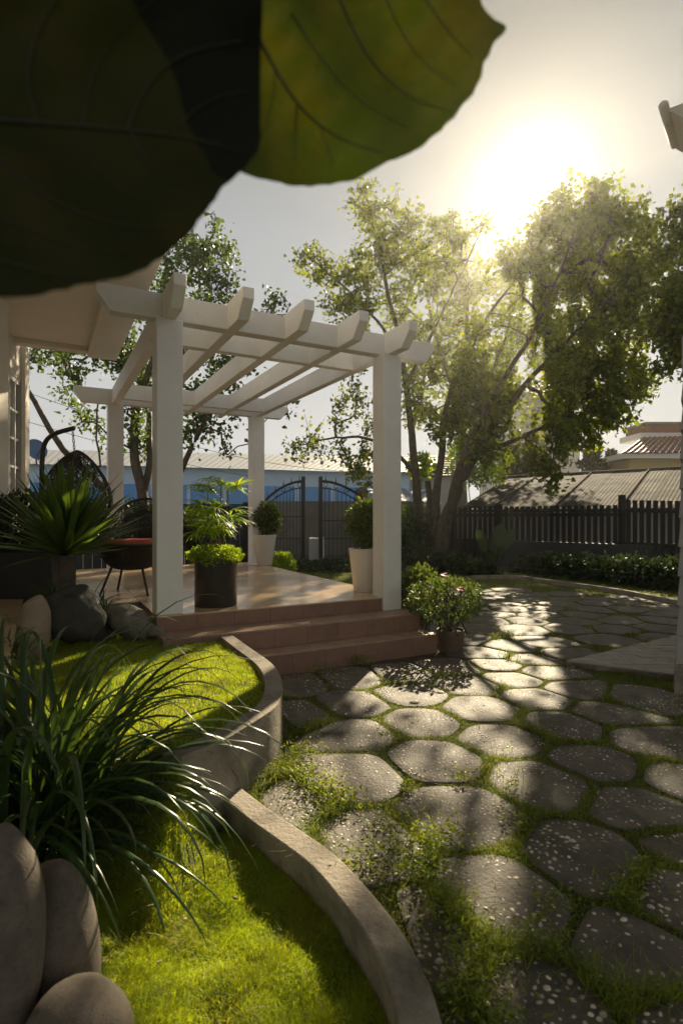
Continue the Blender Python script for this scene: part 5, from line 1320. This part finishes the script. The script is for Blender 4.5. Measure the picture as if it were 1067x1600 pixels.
big_leaf([(330, -170), (560, -200), (735, -60), (752, 6), (772, 32), (796, 42), (774, 64), (758, 92), (746, 135), (725, 165), (700, 195), (668, 222), (640, 240), (622, 247), (598, 258), (560, 277), (522, 289), (480, 292), (430, 286), (392, 274), (370, 266), (330, 200), (300, 0)],
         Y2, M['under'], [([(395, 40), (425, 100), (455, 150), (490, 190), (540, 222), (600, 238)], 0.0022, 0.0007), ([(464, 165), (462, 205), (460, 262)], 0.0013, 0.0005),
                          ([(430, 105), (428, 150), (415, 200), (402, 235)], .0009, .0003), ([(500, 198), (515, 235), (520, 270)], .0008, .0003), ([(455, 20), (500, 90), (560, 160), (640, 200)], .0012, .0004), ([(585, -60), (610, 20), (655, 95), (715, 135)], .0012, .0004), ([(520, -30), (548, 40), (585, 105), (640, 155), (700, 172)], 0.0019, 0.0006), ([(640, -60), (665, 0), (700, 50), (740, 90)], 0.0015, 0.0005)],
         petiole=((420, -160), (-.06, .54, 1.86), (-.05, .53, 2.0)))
# leaves above the frame that shade the near one
def off_leaf(cx_, cy_, cz_, rx, ry, tilt, az):
    pts = []; n = 22
    ol = [(rx * math.cos(t) * (1 + .12 * math.cos(t)), ry * math.sin(t) * (1 + .05 * math.sin(5 * t))) for t in np.linspace(0, 2 * math.pi, n, endpoint=False)]
    P2, fc = fill(ol, .03); ca, sa = math.cos(az), math.sin(az)
    V = [(cx_ + x * ca - y * sa * math.cos(tilt), cy_ + x * sa + y * ca * math.cos(tilt), cz_ + y * math.sin(tilt) - x * x * .8) for x, y in P2]
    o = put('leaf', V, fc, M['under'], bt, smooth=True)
    MB().tube([(cx_ - rx * ca, cy_ - rx * sa, cz_ - rx * rx * .8), (cx_, cy_, cz_ - .002), (cx_ + rx * .95 * ca, cy_ + rx * .95 * sa, cz_ - rx * rx * .75)], .0022, 6).put('vein', M['vein'], o)
for q in ((-.30, .66, 1.92, .15, .12, -.6, .2), (-.52, .58, 1.93, .17, .12, -.6, -.2), (-.62, .5, 2.05, .16, .12, -.4, 1.2)): off_leaf(*q)
# unseen canopy added above and behind the viewer to darken the ground
ol = [(.17 * math.cos(t) * (1 + .15 * math.cos(t)), .115 * math.sin(t)) for t in np.linspace(0, 2 * math.pi, 16, endpoint=False)]
lm = new_mesh('leaf', [(x, y, -.9 * x * x - .6 * y * y) for x, y in ol] + [(0, 0, 0)], [(k, (k + 1) % 16, 16) for k in range(16)]); lm.materials.append(M['under'])
for p in lm.polygons: p.use_smooth = True
n = 0
while n < 430:
    x, y, z = rng.uniform(-1.6, 4.6), rng.uniform(-2.6, 1.3), rng.uniform(2.55, 4.4)
    if z < 1.22 + .94 * max(y + .2, 0) + .35: continue
    o = bpy.data.objects.new('leaf', lm); col.objects.link(o); o.parent = bt
    o.location = (x + .75, y - .30, z); o.rotation_euler = (rng.normal(0, .35), rng.normal(0, .35), rng.uniform(0, 6.28)); sc = rng.uniform(.9, 1.7); o.scale = (sc,) * 3; n += 1
for (x, y, z) in ((-1.0, -1.5, 3.2), (.3, -1.2, 3.4), (1.4, -.6, 3.5), (2.6, -.3, 3.6), (1.2, .8, 3.6), (2.6, .9, 3.8), (.0, .3, 3.2)):  # unseen branches added to carry the shading canopy
    MB().tube(chaikin3([(-.60, .40, 2.25), ((x - .6) / 2, (y + .4) / 2, 2.95), (x, y, z)]), [.025, .008], 7).put('branch', M['bark'], bt, smooth=True)

# small tufts under the yucca and between the rocks
for k, (x, y, Y, lab) in enumerate(((78, 925, 3.9, 'small grassy tuft between the brown rock and the dark boulder'), (150, 935, 4.1, 'small grassy tuft behind the dark boulder'), (20, 1010, 3.1, 'small grassy tuft at the foot of the porch ledge'))):
    c = W(x, y, Y); t = thing('grass_tuft', lab, 'plant', c, 'grassy tufts among the rocks')
    for j in range(26):
        V, Fc = arch_leaf(c + np.r_[rng.normal(0, .04, 2), -.08], rng.uniform(0, 6.28), rng.uniform(.8, 1.5), rng.uniform(.18, .34), .006, rng.uniform(.8, 2.2), 8, .3, .4); put('leaf', V, Fc, M['strap_leaf'], t, smooth=True)

Qa = scatter(lawn_lo, 26, in_view_w); Qb = scatter(near_poly, 60, in_view_w)
Pp = np.concatenate([np.column_stack([Qa, [lawn_z(x, y) + .03 for x, y in Qa]]), np.column_stack([Qb, np.full(len(Qb), .016)])]); k = len(Pp)
aa = rng.normal(0, 1, (k, 3)); aa[:, 2] *= .15; ss_ = rng.normal(0, 1, (k, 3)); ss_[:, 2] *= .2
V1, F1 = leaf_geo(Pp, aa, ss_, rng.uniform(.018, .038, k), rng.uniform(.005, .010, k), .3, .2)
put('fallen_leaves', V1, F1, M['straw'], kind='stuff', label='dry fallen leaves lying about the path and lawn', category='fallen leaves')

# ------------------------------------------------------------------ thin summer haze
HAZE = 0.0011
if HAZE:
    hm = bpy.data.materials.new('air_haze'); hm.use_nodes = True; hn_ = hm.node_tree.nodes; hn_.clear()
    ho = hn_.new("ShaderNodeOutputMaterial"); pv = hn_.new("ShaderNodeVolumePrincipled")
    pv.inputs['Color'].default_value = (1, .965, .86, 1); pv.inputs['Density'].default_value = HAZE; pv.inputs['Anisotropy'].default_value = .82
    hm.node_tree.links.new(pv.outputs[0], ho.inputs['Volume'])
    hz = MB().box((-60, -12, -1.2), (60, 75, 12)).put('haze', hm); hz['kind'] = 'stuff'
